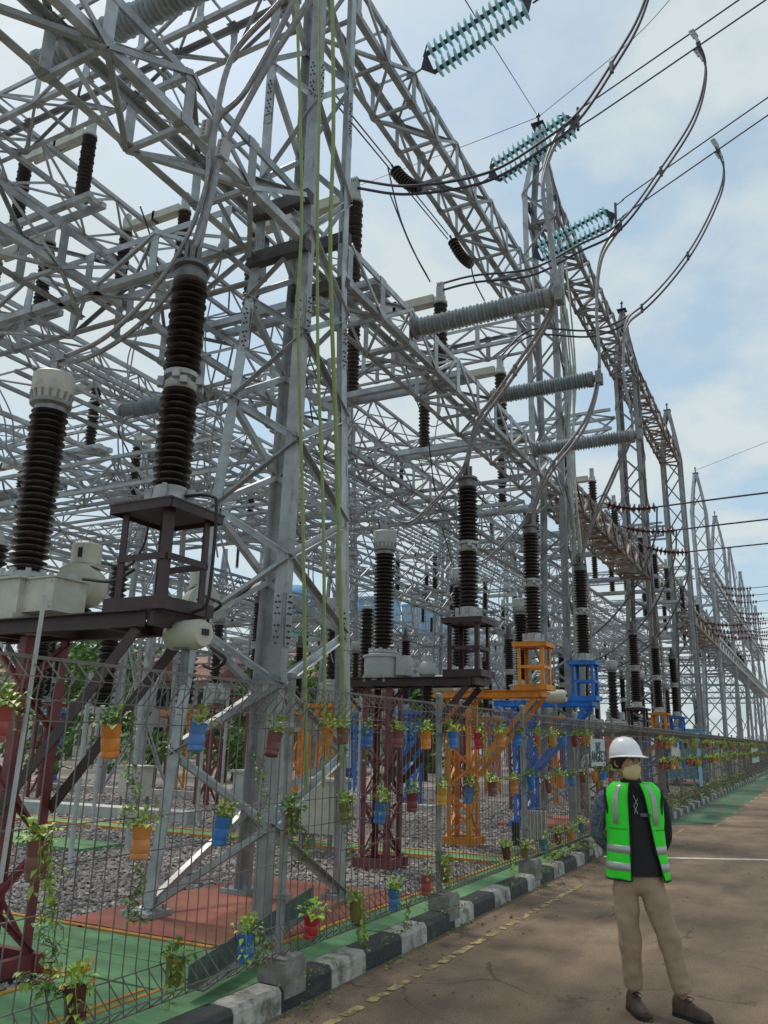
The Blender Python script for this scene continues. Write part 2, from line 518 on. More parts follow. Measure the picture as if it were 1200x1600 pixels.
def transformer(loc, label, far=False, group=None, style=0):
    """oil filled current transformer: tank, porcelain, ribbed metal head"""
    t = thing('current_transformer', label, 'transformer', loc, 0, group)
    ns = 12 if far else 28
    def pm():
        b = MB(); b.lathe(sheds(1.45, 0.150, 26 if not far else 14), n=ns); return b.mesh('porcelain', BROWNP, True)
    inst('porcelain', cached(('cp', far), pm), t, (0, 0, 0.50))
    b = MB()
    if style == 0:      # square tank with a side terminal box
        b.box((0, 0, 0.20), (0.44, 0.44, 0.40)); b.box((0, 0, 0.405), (0.49, 0.49, 0.02))
        for x in (-0.19, 0.19):
            b.box((x, -0.23, 0.06), (0.05, 0.02, 0.12))
    else:
        b.lathe([(0.24, 0.02), (0.25, 0.04), (0.25, 0.36), (0.275, 0.37), (0.275, 0.40), (0.2, 0.42), (0.14, 0.46)], n=ns)
        for k in range(6):
            b.box((0.26*math.cos(k*1.05), 0.26*math.sin(k*1.05), 0.06), (0.08, 0.03, 0.10), k*1.05)
    b.build('tank', WHITEP if style == 0 else LGREY, t, smooth=True)
    b = MB()
    if style == 0:
        b.box((0.37, -0.02, 0.26), (0.30, 0.30, 0.26)); b.box((0.37, -0.02, 0.395), (0.33, 0.33, 0.012))
        for x in (0.25, 0.49):
            for z in (0.16, 0.36):
                b.lathe([(0.008, 0), (0.008, 0.01)], (x, -0.17, z), (0, -1, 0), 6)
    else:
        b.box((0.33, 0.0, 0.24), (0.14, 0.24, 0.26)); b.box((0.36, 0, 0.38), (0.06, 0.1, 0.03))
    b.build('terminal_box', WHITEP if style == 0 else LGREY, t)
    b = MB(); flange(b, 0.44, 0.19, 0.03, ns)
    for k in range(10):
        b.box((0.18*math.cos(k*0.628), 0.18*math.sin(k*0.628), 0.47), (0.03, 0.04, 0.07), k*0.628)
    b.build('base_ring', LGREY, t, smooth=True)
    b = MB()
    b.lathe([(0.12, 1.93), (0.125, 1.97), (0.16, 1.99), (0.165, 2.02), (0.12, 2.03)], n=ns)
    for k in range(16 if not far else 8):
        a = k*2*math.pi/(16 if not far else 8)
        b.bar((0.13*math.cos(a), 0.13*math.sin(a), 1.98), (0.165*math.cos(a), 0.165*math.sin(a), 2.10), 0.016, 0.016)
    b.build('clamp_ring', ALU, t, smooth=False)
    b = MB(); b.lathe([(0.145, 2.03), (0.16, 2.10), (0.165, 2.12), (0.165, 2.27), (0.15, 2.285), (0.02, 2.29)], n=ns)
    b.build('head', LGREY if style else WHITEP, t, smooth=True)
    b = MB(); b.box((0, 0, 2.36), (0.07, 0.05, 0.14)); b.box((0.03, 0, 2.44), (0.16, 0.06, 0.05)); b.box((-0.05, 0, 2.50), (0.03, 0.10, 0.08))
    b.build('terminal', ALU, t)
    return t

def curve(pts, n=8):
    """Catmull-Rom through points"""
    P = [Vector(p) for p in pts]; P = [P[0]*2-P[1]]+P+[P[-1]*2-P[-2]]
    o = []
    for i in range(1, len(P)-2):
        for k in range(n):
            t = k/n; a, b_, c, d = P[i-1], P[i], P[i+1], P[i+2]
            o.append(0.5*((2*b_)+(c-a)*t+(2*a-5*b_+4*c-d)*t*t+(3*b_-a-3*c+d)*t**3))
    o.append(P[-2]); return o
def wire(name, pts, r, label, m=CABLE, group=None, twin=0.0, n=6, cat='cable', clamps=(), sm=8):
    c = curve(pts, sm)
    o0 = c[0].copy()
    if twin:
        t = thing(name, label, cat, o0, 0, group)
        off = Vector((0, 0.15, 0.98))*(twin*0.5)
        for s_ in (-1, 1):
            b = MB(); b.tube([p-o0+off*s_ for p in c], r, n); b.build('conductor', m, t, smooth=True)
        for f in clamps:
            i = int(f*(len(c)-1)); d = (c[min(i+1, len(c)-1)]-c[max(i-1, 0)]).normalized()
            b = MB(); b.bar(c[i]-o0-off*1.3, c[i]-o0+off*1.3, 0.045, 0.04, d); b.build('spacer', CABLE, t)
        return t
    b = MB(); b.tube([p-o0 for p in c], r, n)
    o = b.build(name, m, None, smooth=True, loc=o0)
    return tag(o, label, cat, group)

# ------------------------------------------------------------------ ground and road
def sheet(name, x0, x1, y0, y1, z, m, parent=None, kind='structure', nx=1, ny=1, th=None):
    b = MB()
    if th:
        b.box(((x0+x1)/2, (y0+y1)/2, z-th/2), (x1-x0, y1-y0, th))
    else:
        for i in range(nx):
            for j in range(ny):
                xa, xb = x0+(x1-x0)*i/nx, x0+(x1-x0)*(i+1)/nx
                ya, yb = y0+(y1-y0)*j/ny, y0+(y1-y0)*(j+1)/ny
                b.add([(xa, ya, z), (xb, ya, z), (xb, yb, z), (xa, yb, z)], [(0, 1, 2, 3)])
    o = b.build(name, m, parent)
    if kind: o['kind'] = kind
    return o

EARTH = mat('earth', (0.16, 0.13, 0.10), 0.95, 0, 0.3, 0.5, coord='World')
ASPH = mat('worn_asphalt', (0.140, 0.096, 0.063), 0.85, 0, 0.3, 1.4, col2=(0.26, 0.182, 0.118), thr=(0.34, 0.66), bump=0.9, bscale=55, spot=(2.6, 0.75, (0.105, 0.074, 0.050), 0.50, 0.70), coord='World', stretch=(1, 0.55, 1))
GRAVB = mat('gravel_bed', (0.21, 0.19, 0.18), 0.95, 0, 0.5, 25, bump=1.0, bscale=30, coord='World')
GREEN = mat('green_paving_paint', (0.14, 0.31, 0.14), 0.75, 0, 0.25, 2.0, spot=(3.5, 0.65, (0.12, 0.15, 0.07), 0.5, 0.68), coord='World', stretch=(0.6, 2.5, 1))
REDPAD = mat('red_pad_paint', (0.34, 0.10, 0.075), 0.8, 0, 0.2, 1.6, spot=(2.4, 0.8, (0.28, 0.14, 0.06), 0.47, 0.62), coord='World', stretch=(0.7, 2.0, 1))
ORLINE = mat('orange_line_paint', (0.55, 0.25, 0.04), 0.7, 0, 0.25, 5, spot=(6, 0.6, (0.2, 0.15, 0.08), 0.52, 0.7), coord='World')
YLINE = mat('worn_yellow_paint', (0.44, 0.34, 0.13), 0.85, 0, 0.25, 9, spot=(11, 0.95, (0.15, 0.115, 0.08), 0.44, 0.56), coord='World')
WLINE = mat('worn_white_paint', (0.62, 0.6, 0.55), 0.8, 0, 0.15, 9, spot=(7, 0.6, (0.25, 0.22, 0.2), 0.52, 0.68), coord='World')
KW = mat('kerb_white', (0.42, 0.41, 0.37), 0.8, 0, 0.2, 5, bump=0.5, spot=(6, 0.9, (0.13, 0.115, 0.09), 0.46, 0.62), coord='World')
KB = mat('kerb_black', (0.030, 0.034, 0.034), 0.6, 0, 0.3, 5, bump=0.5, spot=(6, 0.7, (0.14, 0.13, 0.11), 0.55, 0.75), coord='World')

def road_detail(m):
    t = m.node_tree; L = t.links.new; bs = t.nodes['Principled BSDF']
    src = bs.inputs['Base Color'].links[0].from_socket
    g = t.nodes.new('ShaderNodeNewGeometry')
    n = t.nodes.new('ShaderNodeTexNoise'); n.inputs['Scale'].default_value = 95; n.inputs['Detail'].default_value = 3; L(g.outputs['Position'], n.inputs['Vector'])
    mr = t.nodes.new('ShaderNodeMapRange'); mr.inputs['From Min'].default_value = .35; mr.inputs['From Max'].default_value = .65; mr.inputs['To Min'].default_value = .62; mr.inputs['To Max'].default_value = 1.38; L(n.outputs['Fac'], mr.inputs[0])
    m1 = t.nodes.new('ShaderNodeMix'); m1.data_type = 'RGBA'; m1.blend_type = 'MULTIPLY'; m1.inputs['Factor'].default_value = 1; L(src, m1.inputs[6]); L(mr.outputs[0], m1.inputs[7])
    w = t.nodes.new('ShaderNodeTexNoise'); w.inputs['Scale'].default_value = 1.3; w.inputs['Detail'].default_value = 5; L(g.outputs['Position'], w.inputs['Vector'])
    va = t.nodes.new('ShaderNodeVectorMath'); va.operation = 'MULTIPLY_ADD'; L(w.outputs['Color'], va.inputs[0]); va.inputs[1].default_value = (.9, .9, .9); L(g.outputs['Position'], va.inputs[2])
    v = t.nodes.new('ShaderNodeTexVoronoi'); v.feature = 'DISTANCE_TO_EDGE'; v.inputs['Scale'].default_value = .85; L(va.outputs[0], v.inputs['Vector'])
    m2r = t.nodes.new('ShaderNodeMapRange'); m2r.inputs['From Min'].default_value = 0.002; m2r.inputs['From Max'].default_value = .011; m2r.inputs['To Min'].default_value = .45; m2r.inputs['To Max'].default_value = 1; L(v.outputs['Distance'], m2r.inputs[0])
    w2 = t.nodes.new('ShaderNodeTexNoise'); w2.inputs['Scale'].default_value = .6; L(g.outputs['Position'], w2.inputs['Vector'])
    gate = t.nodes.new('ShaderNodeMapRange'); gate.inputs['From Min'].default_value = .48; gate.inputs['From Max'].default_value = .56; L(w2.outputs['Fac'], gate.inputs[0])
    m2 = t.nodes.new('ShaderNodeMix'); m2.data_type = 'RGBA'; m2.blend_type = 'MULTIPLY'; L(gate.outputs[0], m2.inputs['Factor']); L(m1.outputs[2], m2.inputs[6]); L(m2r.outputs[0], m2.inputs[7])
    L(m2.outputs[2], bs.inputs['Base Color'])
road_detail(ASPH)
sheet('ground', -700, 700, -120, 1300, -0.02, EARTH)
sheet('road', -3.25, 9.0, -6, 320, 0.0, ASPH, nx=6, ny=40)
sheet('gravel_bed', -70, -3.86, -6, 130, 0.10, GRAVB, th=0.08)
# green stretch painted across the road edge far away
b = MB(); b.add([(-3.2, 19.5, 0.005), (-2.2, 20.9, 0.005), (-2.15, 24, 0.005), (-2.1, 110, 0.005), (-3.2, 110, 0.005)], [(0, 1, 2, 3, 4)])
b.build('painted_green_lane', mat('worn_green_lane', (0.075, 0.16, 0.085), .85, 0, .3, 1.2, spot=(1.6, .8, (0.14, 0.11, 0.08), .46, .64), coord='World', stretch=(1, .3, 1)), kind='structure')
# broken yellow edge line
KX = -3.24
rd = struct(bpy.data.objects.new('road_markings', None)); COL.objects.link(rd)
y = 4.6
while y < 58:
    if y < 9.6:
        L = random.uniform(0.10, 0.34); g = random.uniform(0.03, 0.12)
    else:
        L, g = 1.0, 0.9
        if 10.2 < y < 12.2: y = 12.2
    x = -2.86+0.012*(y-5) if y < 19.5 else -2.2+0.01*(y-20)
    w = 0.075 if y < 10 else 0.09
    b = MB()
    n = 7
    ang = [random.uniform(0.75, 1.1) for _ in range(n*2)]
    pts = []
    for i in range(n): pts.append((x-w/2*ang[i]-0.004*math.sin(i*2.1), y+L*i/(n-1), 0.0045))
    for i in range(n-1, -1, -1): pts.append((x+w/2*ang[n+i]+0.004*math.sin(i*1.7), y+L*i/(n-1)+random.uniform(-.01, .01), 0.0045))
    b.add(pts, [tuple(range(len(pts)))[::-1]])
    b.build('yellow_dash', YLINE, rd)
    y += L+g
b = MB(); b.add([(-3.15, 13.5, 0.0045), (6.5, 18.6, 0.0045), (6.5, 18.85, 0.0045), (-3.15, 13.66, 0.0045)], [(0, 1, 2, 3)])
b.build('white_stop_line', WLINE, rd)
# scraps of leaf litter and stones on the asphalt
b = MB()
for i in range(340):
    x = random.uniform(-3.15, 3.0); y = random.uniform(3.6, 16)
    if random.random() < 0.45: x = -3.1+abs(random.gauss(0, 0.25))
    s_ = random.uniform(0.008, 0.022)
    a = random.uniform(0, 6.28)
    p = Vector((x, y, 0.006))
    c, s2 = math.cos(a)*s_, math.sin(a)*s_
    b.add([p+Vector((c, s2, 0)), p+Vector((-s2*.5, c*.5, s_*.5)), p+Vector((-c, -s2, 0)), p+Vector((s2*.5, -c*.5, s_*.4))], [(0, 1, 2, 3)])
b.build('leaf_litter', mat('dry_litter', (0.20, 0.15, 0.08), 0.9, var=0.5), kind='stuff')

# kerb: one painted stone after the other
kerb = struct(bpy.data.objects.new('kerb', None)); COL.objects.link(kerb)
FOOT_Y = [5.04+2.68*i for i in range(-1, 37)]
def kstone(y, L, m, j):
    b = MB()
    x0, x1, zt = KX-0.17, KX+0.02, 0.152
    pr = [(x0, -0.02), (x1, -0.02), (x1-0.008, zt-0.035), (x1-0.03, zt-0.004), (x0, zt)]
    pr = [(x+j*0.006, z+j*0.004) for x, z in pr]
    vs = [(x, yy, z) for yy in (y+0.004, y+L-0.004) for x, z in pr]
    b.add(vs, [(0, 1, 2, 3, 4), (9, 8, 7, 6, 5)]+[(i, i+5, (i+1) % 5+5, (i+1) % 5) for i in range(5)])
    o = b.build('kerb_stone', m, kerb)
y = 3.25; k = 1
while y < 100:
    L = 0.50 if k % 2 else 0.62
    blocked = any(abs(y+L/2-f) < 0.34 for f in FOOT_Y)
    kstone(y, L, KW if k % 2 else KB, random.uniform(-1, 1))
    y += L; k += 1
# paved strip and crossing walkways, slab by slab
pav = struct(bpy.data.objects.new('green_walkway', None)); COL.objects.link(pav)
def slabs(x0, x1, y0, y1, dx_, dy_, z=0.15, m=GREEN, name='paving_slab'):
    nx = max(1, round((x1-x0)/dx_)); ny = max(1, round((y1-y0)/dy_))
    sx, sy = (x1-x0)/nx, (y1-y0)/ny
    me = None
    for i in range(nx):
        for j in range(ny):
            if me is None:
                b = MB(); b.box((0, 0, -0.03), (sx-0.012, sy-0.012, 0.06)); me = b.mesh(name, m)
            o = inst(name, me, pav, (x0+sx*(i+.5), y0+sy*(j+.5), z+random.uniform(-0.003, 0.003)))
slabs(-3.84, KX-0.175, 0.5, 40, 0.62, 1.5)
slabs(-8.6, -3.86, 4.42, 5.38, 1.15, 0.48)
slabs(-8.6, -4.62, 2.2, 3.35, 1.15, 0.6)
slabs(-4.58, -3.86, 2.2, 4.40, 0.7, 1.1)
slabs(-14.5, -3.9, 11.05, 11.45, 1.6, 0.4)
slabs(-14.5, -9.2, 8.7, 9.5, 1.4, 0.4)
sheet('bedding', -8.7, KX-0.17, 0.4, 5.4, 0.115, mat('dark_joint', (0.05, 0.06, 0.045), 0.9), pav, None, th=0.08)
sheet('bedding', -3.86, KX-0.17, 5.4, 40, 0.115, MATS['dark_joint'], pav, None, th=0.08)
# orange border lines of the walkway
ol = struct(bpy.data.objects.new('orange_border_lines', None)); COL.objects.link(ol)
def oline(pts, w=0.05, z=0.158):
    for (xa, ya), (xb, yb) in zip(pts[:-1], pts[1:]):
        b = MB(); d = Vector((xb-xa, yb-ya, 0)); L = d.length
        b.box(((xa+xb)/2, (ya+yb)/2, z-0.02), (L+w*0.98, w, 0.042+random.uniform(0, .002)), math.atan2(d.y, d.x)); b.build('border_strip', ORLINE, ol)
oline([(-8.6, 5.42), (-5.6, 5.42), (-4.25, 5.42)])
oline([(-4.18, 5.46), (-3.92, 5.75)]); oline([(-3.88, 5.85), (-3.87, 10.6), (-3.87, 17), (-3.87, 30)])
oline([(-8.6, 4.38), (-4.66, 4.38)]); oline([(-4.6, 4.33), (-4.6, 3.42)]); oline([(-8.6, 3.4), (-4.66, 3.4)])
oline([(-3.93, 4.36), (-3.93, 2.4)], 0.035); oline([(-3.84, 4.6), (-3.84, 2.4)], 0.035)
oline([(-14, 11.0), (-4.1, 11.0)], 0.05); oline([(-14, 11.5), (-4.1, 11.5)], 0.05)
# red concrete pads under the towers
def pad(x0, x1, y0, y1, z, cut=0.0):
    b = MB()
    n = 22; top = []
    for i in range(n*4):
        s_ = i//n; t = (i % n)/n
        x, y = [(x0+(x1-x0)*t, y0), (x1, y0+(y1-y0)*t), (x1-(x1-x0)*t, y1), (x0, y1-(y1-y0)*t)][s_]
        x += random.uniform(-.02, .02); y += random.uniform(-.02, .02)
        top.append((x, y))
    c = ((x0+x1)/2, (y0+y1)/2)
    vs = [(x, y, z-0.012) for x, y in top]+[(c[0]+(x-c[0])*0.95, c[1]+(y-c[1])*0.95, z) for x, y in top]+[(x, y, 0.08) for x, y in top]
    m_ = len(top)
    b.add(vs, [tuple(range(m_, 2*m_))]+[(i, (i+1) % m_, m_+(i+1) % m_, m_+i) for i in range(m_)]+[(2*m_+i, 2*m_+(i+1) % m_, (i+1) % m_, i) for i in range(m_)])
    return b.build('red_concrete_pad', REDPAD, kind='structure')
pad(-5.95, -3.95, 5.52, 8.3, 0.16)
for k in (1, 2, 3): pad(-5.75, -3.95, 5.8+10.2*k, 8.2+10.2*k, 0.17)

# gravel stones
import array
def gravel():
    vs = []; fs = []
    base = [(1, 0, 0), (0, 1, 0), (-1, 0, 0), (0, -1, 0), (0.3, 0.2, 0.8), (0.1, -.1, -0.7)]
    tri = [(0, 1, 4), (1, 2, 4), (2, 3, 4), (3, 0, 4), (1, 0, 5), (2, 1, 5), (3, 2, 5), (0, 3, 5)]
    mi = []
    cnt = 0
    while cnt < 26000:
        d = random.random()
        y = 5.5+ (d**1.6)*16
        x = -3.9-random.random()**1.15*(5+0.75*y)
        if -5.9 < x < -4.0 and 5.5 < y < 8.25: continue
        if 11.0 < y < 11.5: continue
        s_ = random.uniform(0.016, 0.042)*(1+0.03*(y-5))
        a = random.uniform(0, 6.28); c, sn = math.cos(a), math.sin(a)
        q = [random.uniform(0.6, 1.2) for _ in range(6)]
        tx, ty = random.uniform(-.4, .4), random.uniform(-.4, .4)
        n = len(vs)
        for (u, v, w), k in zip(base, q):
            u, v, w = u*k*s_, v*k*s_*0.8, w*k*s_*0.8
            w += tx*u+ty*v
            vs.append((x+u*c-v*sn, y+u*sn+v*c, 0.112+random.uniform(0, .006)+w))
        k = random.choice((0, 0, 0, 1, 1, 2))
        for f in tri:
            fs.append((f[0]+n, f[1]+n, f[2]+n)); mi.append(k)
        cnt += 1
    for i in range(2600):          # the strip left of the near walkway
        x = random.uniform(-9, -4.65); y = random.uniform(3.4, 4.36)
        s_ = random.uniform(0.016, 0.038); n = len(vs)
        for (u, v, w) in base: vs.append((x+u*s_*random.uniform(.7, 1.2), y+v*s_*random.uniform(.7, 1.2), 0.125+w*s_*.8))
        k = random.choice((0, 1, 2))
        for f in tri: fs.append((f[0]+n, f[1]+n, f[2]+n)); mi.append(k)
    me = bpy.data.meshes.new('gravel'); me.from_pydata(vs, [], fs)
    for nme, c in (('stone_grey', (0.34, 0.305, 0.29)), ('stone_dark', (0.20, 0.18, 0.175)), ('stone_pale', (0.48, 0.44, 0.41))):
        me.materials.append(mat(nme, c, 0.9, var=0.35, scale=9, coord='World'))
    me.polygons.foreach_set('material_index', mi); me.update()
    o = bpy.data.objects.new('gravel', me); COL.objects.link(o); o['kind'] = 'stuff'
gravel()

# ------------------------------------------------------------------ towers along the fence
RX, RY, DY = -4.65, 6.7, 10.2
SIDEX = -4.65
t0 = tower(RX, RY, 'nearest tall galvanised lattice tower on the red pad with green hoses', top=16.8, base=((-0.81, -0.75), (0.37, -0.57), (0.29, 0.94), (-0.78, 0.64)))
lab = ['second lattice tower from the camera with pointed peak among glass insulators', 'third lattice tower along the fence with rusty beams above and below', 'fourth lattice tower along the fence where the high rusty beam ends',
       'fifth lattice tower along the fence, slim pointed peak against the sky', 'sixth lattice tower along the fence seen behind the brown insulators']
tow = [t0]
for k in range(1, 10):
    if k < 3: tow.append(tower(RX, RY+DY*k, lab[k-1], GALV if k == 1 else GALVD, near=True, br=0.055, leg=0.13))
    elif k < 6: tow.append(tower(RX, RY+DY*k, lab[k-1], GALVD if k == 3 else GALV, near=False, leg=0.14, br=0.055))
    else: tow.append(tower(RX, RY+DY*k, 'distant pointed lattice tower at the far right end of the row', near=False, simple=True, leg=0.18, br=0.085, group='distant towers along the fence'))
# splice plates and bolts on the nearest tower
bo = MB()
for (bx_, by_, sx, sy) in ((0.37, -0.57, 1, -1), (-0.81, -0.75, -1, -1), (0.29, 0.94, 1, 1)):
    for zc_ in (2.75, 5.95, 9.0):
        t = (min(zc_, 7.0)-0.15)/6.85
        px, py = RX+bx_*(1-t)+sx*0.37*t, RY+by_*(1-t)+sy*0.40*t
        for q in (0, 1):
            sp = MB()
            if q: sp.box((px-sx*0.07-RX, py+sy*0.004-RY, zc_-0.15), (0.10, 0.008, 0.50))
            else: sp.box((px+sx*0.004-RX, py-sy*0.07-RY, zc_-0.15), (0.008, 0.10, 0.50))
            sp.build('splice_plate', GALV, t0)
        for i in range(9):
            if i == 4: continue
            for u in (0.05, 0.09) if i % 2 else (0.07,):
                z = zc_-0.15-0.22+i*0.055
                bo.lathe([(0.010, 0), (0.010, 0.010), (0.006, 0.018)], (px-sx*u-RX, py+sy*0.008-RY, z), (0, sy, 0), 6)
                bo.lathe([(0.010, 0), (0.010, 0.010), (0.006, 0.018)], (px+sx*0.008-RX, py-sy*u-RY, z), (sx, 0, 0), 6)
bo.build('bolts', CABLE, t0, kind='stuff')
SHADEC = mat('shaded_channel_steel', (0.085, 0.078, 0.075), .7, .1, .3, 4, coord='World')  # cross channels seen from below: underside shade put into the steel colour
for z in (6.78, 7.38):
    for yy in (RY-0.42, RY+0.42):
        b = MB(); b.bar((-0.40, yy-RY, z-0.15), (0.37, yy-RY, z-0.15), 0.12, 0.15); b.build('cross_channel', SHADEC, t0)

# girders parallel to the fence
beam((SIDEX, -1.2, 6.8), (SIDEX, RY-0.5, 6.8), 0.7, 0.55, 'lower lattice girder overhead at the top left, from the near tower towards the camera', pitch=0.97, chord=0.085, br=0.05)
beam((SIDEX, RY+0.5, 6.8), (SIDEX, RY+DY-0.5, 6.8), 0.7, 0.55, 'lower lattice girder between the nearest and the second tower', pitch=0.80, chord=0.08, br=0.042)
beam((SIDEX, RY+0.5, 10.75), (SIDEX, RY+DY-0.5, 10.75), 0.7, 0.58, 'upper lattice girder carrying the teal glass insulator strings', pitch=0.80, chord=0.09, br=0.045)
beam((SIDEX, -1.2, 10.75), (SIDEX, RY-0.5, 10.75), 0.7, 0.58, 'upper lattice girder over the top left, above the lower one', pitch=0.97, chord=0.085, br=0.05)
beam((SIDEX, RY+DY+0.5, 6.8), (SIDEX, RY+2*DY-0.5, 6.8), 0.8, 0.6, 'rusty brown lower girder between the second and third tower', RUST, pitch=0.62, chord=0.09, br=0.055)
beam((SIDEX, RY+DY, 14.0), (SIDEX, RY+2*DY, 14.0), 0.8, 0.6, 'high weathered girder from the second to the third tower', GALVD, pitch=0.8, chord=0.09, br=0.06)
beam((SIDEX, RY+2*DY, 14.0), (SIDEX, RY+3*DY, 14.0), 0.8, 0.6, 'high rust streaked girder from the third to the fourth tower', RUST, pitch=0.8, chord=0.09, br=0.06)
for k in range(3, 9):
    beam((SIDEX, RY+k*DY, 6.8), (SIDEX, RY+(k+1)*DY, 6.8), 0.8, 0.6, 'brown lower girder behind the fourth tower' if k == 3 else 'distant lower girder of the fence side row', RUST if k == 3 else GALV, near=False, pitch=0.8, chord=0.13, br=0.09, simple=k > 4, group=None if k == 3 else 'distant girders of the fence side row')
    if k > 3: beam((SIDEX, RY+k*DY, 10.75), (SIDEX, RY+(k+1)*DY, 10.75), 0.8, 0.6, 'distant upper girder of the fence side row', GALV, near=False, pitch=0.8, chord=0.13, br=0.09, simple=k > 4, group='distant girders of the fence side row')
# second row of girders behind the first
XB = -7.45
for k, nr in ((-1, True), (0, True), (1, True), (2, False), (3, False)):
    beam((XB, max(RY+k*DY, -1.5)+.3, 6.8), (XB, RY+(k+1)*DY-.3, 6.8), 0.7, 0.55,
         ['inner lower girder at the left edge below the overhead girder', 'inner lower girder carrying the left feet of the disconnectors', 'inner lower girder beyond the second tower', 'inner lower girder beyond the third tower', 'inner lower girder beyond the fourth tower'][k+1],
         near=nr, pitch=0.9, chord=0.08, br=0.042)
# cross girders, from the fence row into the yard
beam((-5.2, RY-0.35, 6.8), (-15.6, RY-0.35, 6.8), 0.7, 0.55, 'cross girder leaving the near tower to the left above the transformer', pitch=1.05, chord=0.08, br=0.045)
beam((-5.2, RY, 10.75), (-15.6, RY, 10.75), 0.7, 0.58, 'upper cross girder leaving the near tower to the left', pitch=1.05, chord=0.075, br=0.042)
beam((-5.2, RY+DY, 10.75), (-15.6, RY+DY, 10.75), 0.75, 0.6, 'upper cross girder leaving the second tower to the left', near=True, pitch=1.0, chord=0.08, br=0.042)
beam((-5.2, RY+DY, 6.8), (-15.6, RY+DY, 6.8), 0.7, 0.55, 'lower cross girder leaving the second tower to the left', near=False, pitch=1.05, chord=0.075, br=0.042)
beam((-5.2, RY+2*DY, 12.2), (-15.6, RY+2*DY, 12.2), 0.8, 0.7, 'cross girder leaving the third tower to the left', near=False, pitch=0.95, chord=0.10, br=0.06)

for (a_, b_, lb_) in (((-10.2, RY+.4, 6.8), (-10.2, RY+DY, 6.8), 'thin girder two rows behind the near tower'), ((-10.2, RY+DY, 6.8), (-10.2, RY+2*DY, 6.8), 'thin girder two rows behind the second tower'),
                      ((-7.9, RY+.4, 10.75), (-7.9, RY+DY, 10.75), 'thin upper girder parallel to the one with the glass strings'), ((-8.1, 11.9, 6.2), (-16, 11.9, 6.2), 'low thin cross girder behind the middle disconnector'),
                      ((-8.1, 14.9, 6.4), (-16, 14.9, 6.4), 'low thin cross girder behind the farthest disconnector'), ((-7.2, 9.0, 5.4), (-15.5, 9.0, 5.4), 'low thin cross girder behind the near tower'),
                      ((-13.0, RY, 9.0), (-13.0, RY+DY, 9.0), 'thin girder high at the left behind the post insulator')):
    beam(a_, b_, 0.6, 0.5, lb_, near=False, pitch=0.7, chord=0.055, br=0.032)
for i in range(26):
    y0 = 7.5+0.55*i; x_ = -6.2-0.37*(i*7 % 11); z_ = (6.6, 9.9, 7.6)[i % 3]
    wire('bus_wire', [(x_, y0, z_), (x_-0.5+.13*(i % 5), y0+1.6, z_-0.9-.1*(i % 4)), (x_-.2, y0+3.4, z_-.1*(i % 3))] if i % 2 else [(x_, y0, z_), (x_-.4, y0+.2, z_-1.6), (x_-.1*(i % 4), y0+.5, z_-3.4)], 0.014, 'slack connecting wire among the nearer girders', (ALU, CABLE)[i % 2], 'slack wires among the nearer girders', n=5, sm=6)
# ------------------------------------------------------------------ the yard behind: rows of towers and girders
G1 = 'lattice towers deep in the switchyard'; G2 = 'lattice girders deep in the switchyard'
for xi, x in enumerate((-16, -27.5, -39, -51, -64)):
    for k in range(0, 9):
        if x < -30 and k % 2: continue
        if x == -16 and k == 0: pass
        tower(x, RY+DY*k+0.3*xi, 'distant galvanised lattice tower deep in the switchyard', near=False, simple=True, top=13.5 if k % 2 else 15.5, group=G1, leg=0.13+0.0015*abs(x), br=0.075)
for k in range(0, 10):
    for xi, (xa, xb) in enumerate(((-16, -27.5), (-27.5, -39), (-39, -51), (-51, -64))):
        if (k+xi) % 2 == 0 or k < 3:
            beam((xa, RY+DY*k+.3*xi, 10.75 if k % 3 else 8.2), (xb, RY+DY*k+.3*xi, 10.75 if k % 3 else 8.2), 0.8, 0.65, 'distant lattice girder deep in the switchyard', near=False, simple=True, pitch=0.9, chord=0.08, br=0.042, group=G2)
        if k >= 2: beam((xa, RY+DY*k+.3*xi, 6.2), (xb, RY+DY*k+.3*xi, 6.2), 0.7, 0.6, 'distant lattice girder deep in the switchyard', near=False, simple=True, pitch=0.9, chord=0.08, br=0.042, group=G2)
    if k > 2:
        for z in (6.2, 10.75):
            beam((-5.2, RY+DY*k, z), (-16, RY+DY*k, z), 0.7, 0.6, 'distant lattice girder deep in the switchyard', near=False, simple=True, pitch=0.85, chord=0.08, br=0.042, group=G2)
for x, z, k0, k1 in ((-12.1, 9.2, 1, 8), (-15.0, 8.2, 1, 8), (-20.5, 9.6, 1, 8), (-24.5, 8.0, 1, 7), (-33.5, 8.2, 1, 8), (-6.0, 9.4, 2, 8), (-43, 7.0, 1, 8), (-10.9, 10.7, -0.6, 3), (-13.2, 6.8, 0, 8), (-16, 10.75, 0, 8), (-18.8, 6.8, 0, 8), (-27.5, 8.2, 0, 8), (-30.3, 6.2, 0, 8), (-39, 8.2, 1, 8), (-10.3, 6.8, 3, 8), (-22.5, 6.8, 2, 8), (-8.0, 10.75, 3, 8), (-51, 8.2, 2, 8)):
    k = k0
    while k < k1:
        beam((x, RY+DY*k, z), (x, RY+DY*(k+1), z), 0.7, 0.6, 'distant lattice girder deep in the switchyard', near=False, simple=True, pitch=0.85, chord=0.07+0.0007*abs(x), br=0.038+.0004*abs(x), group=G2)
        k += 1

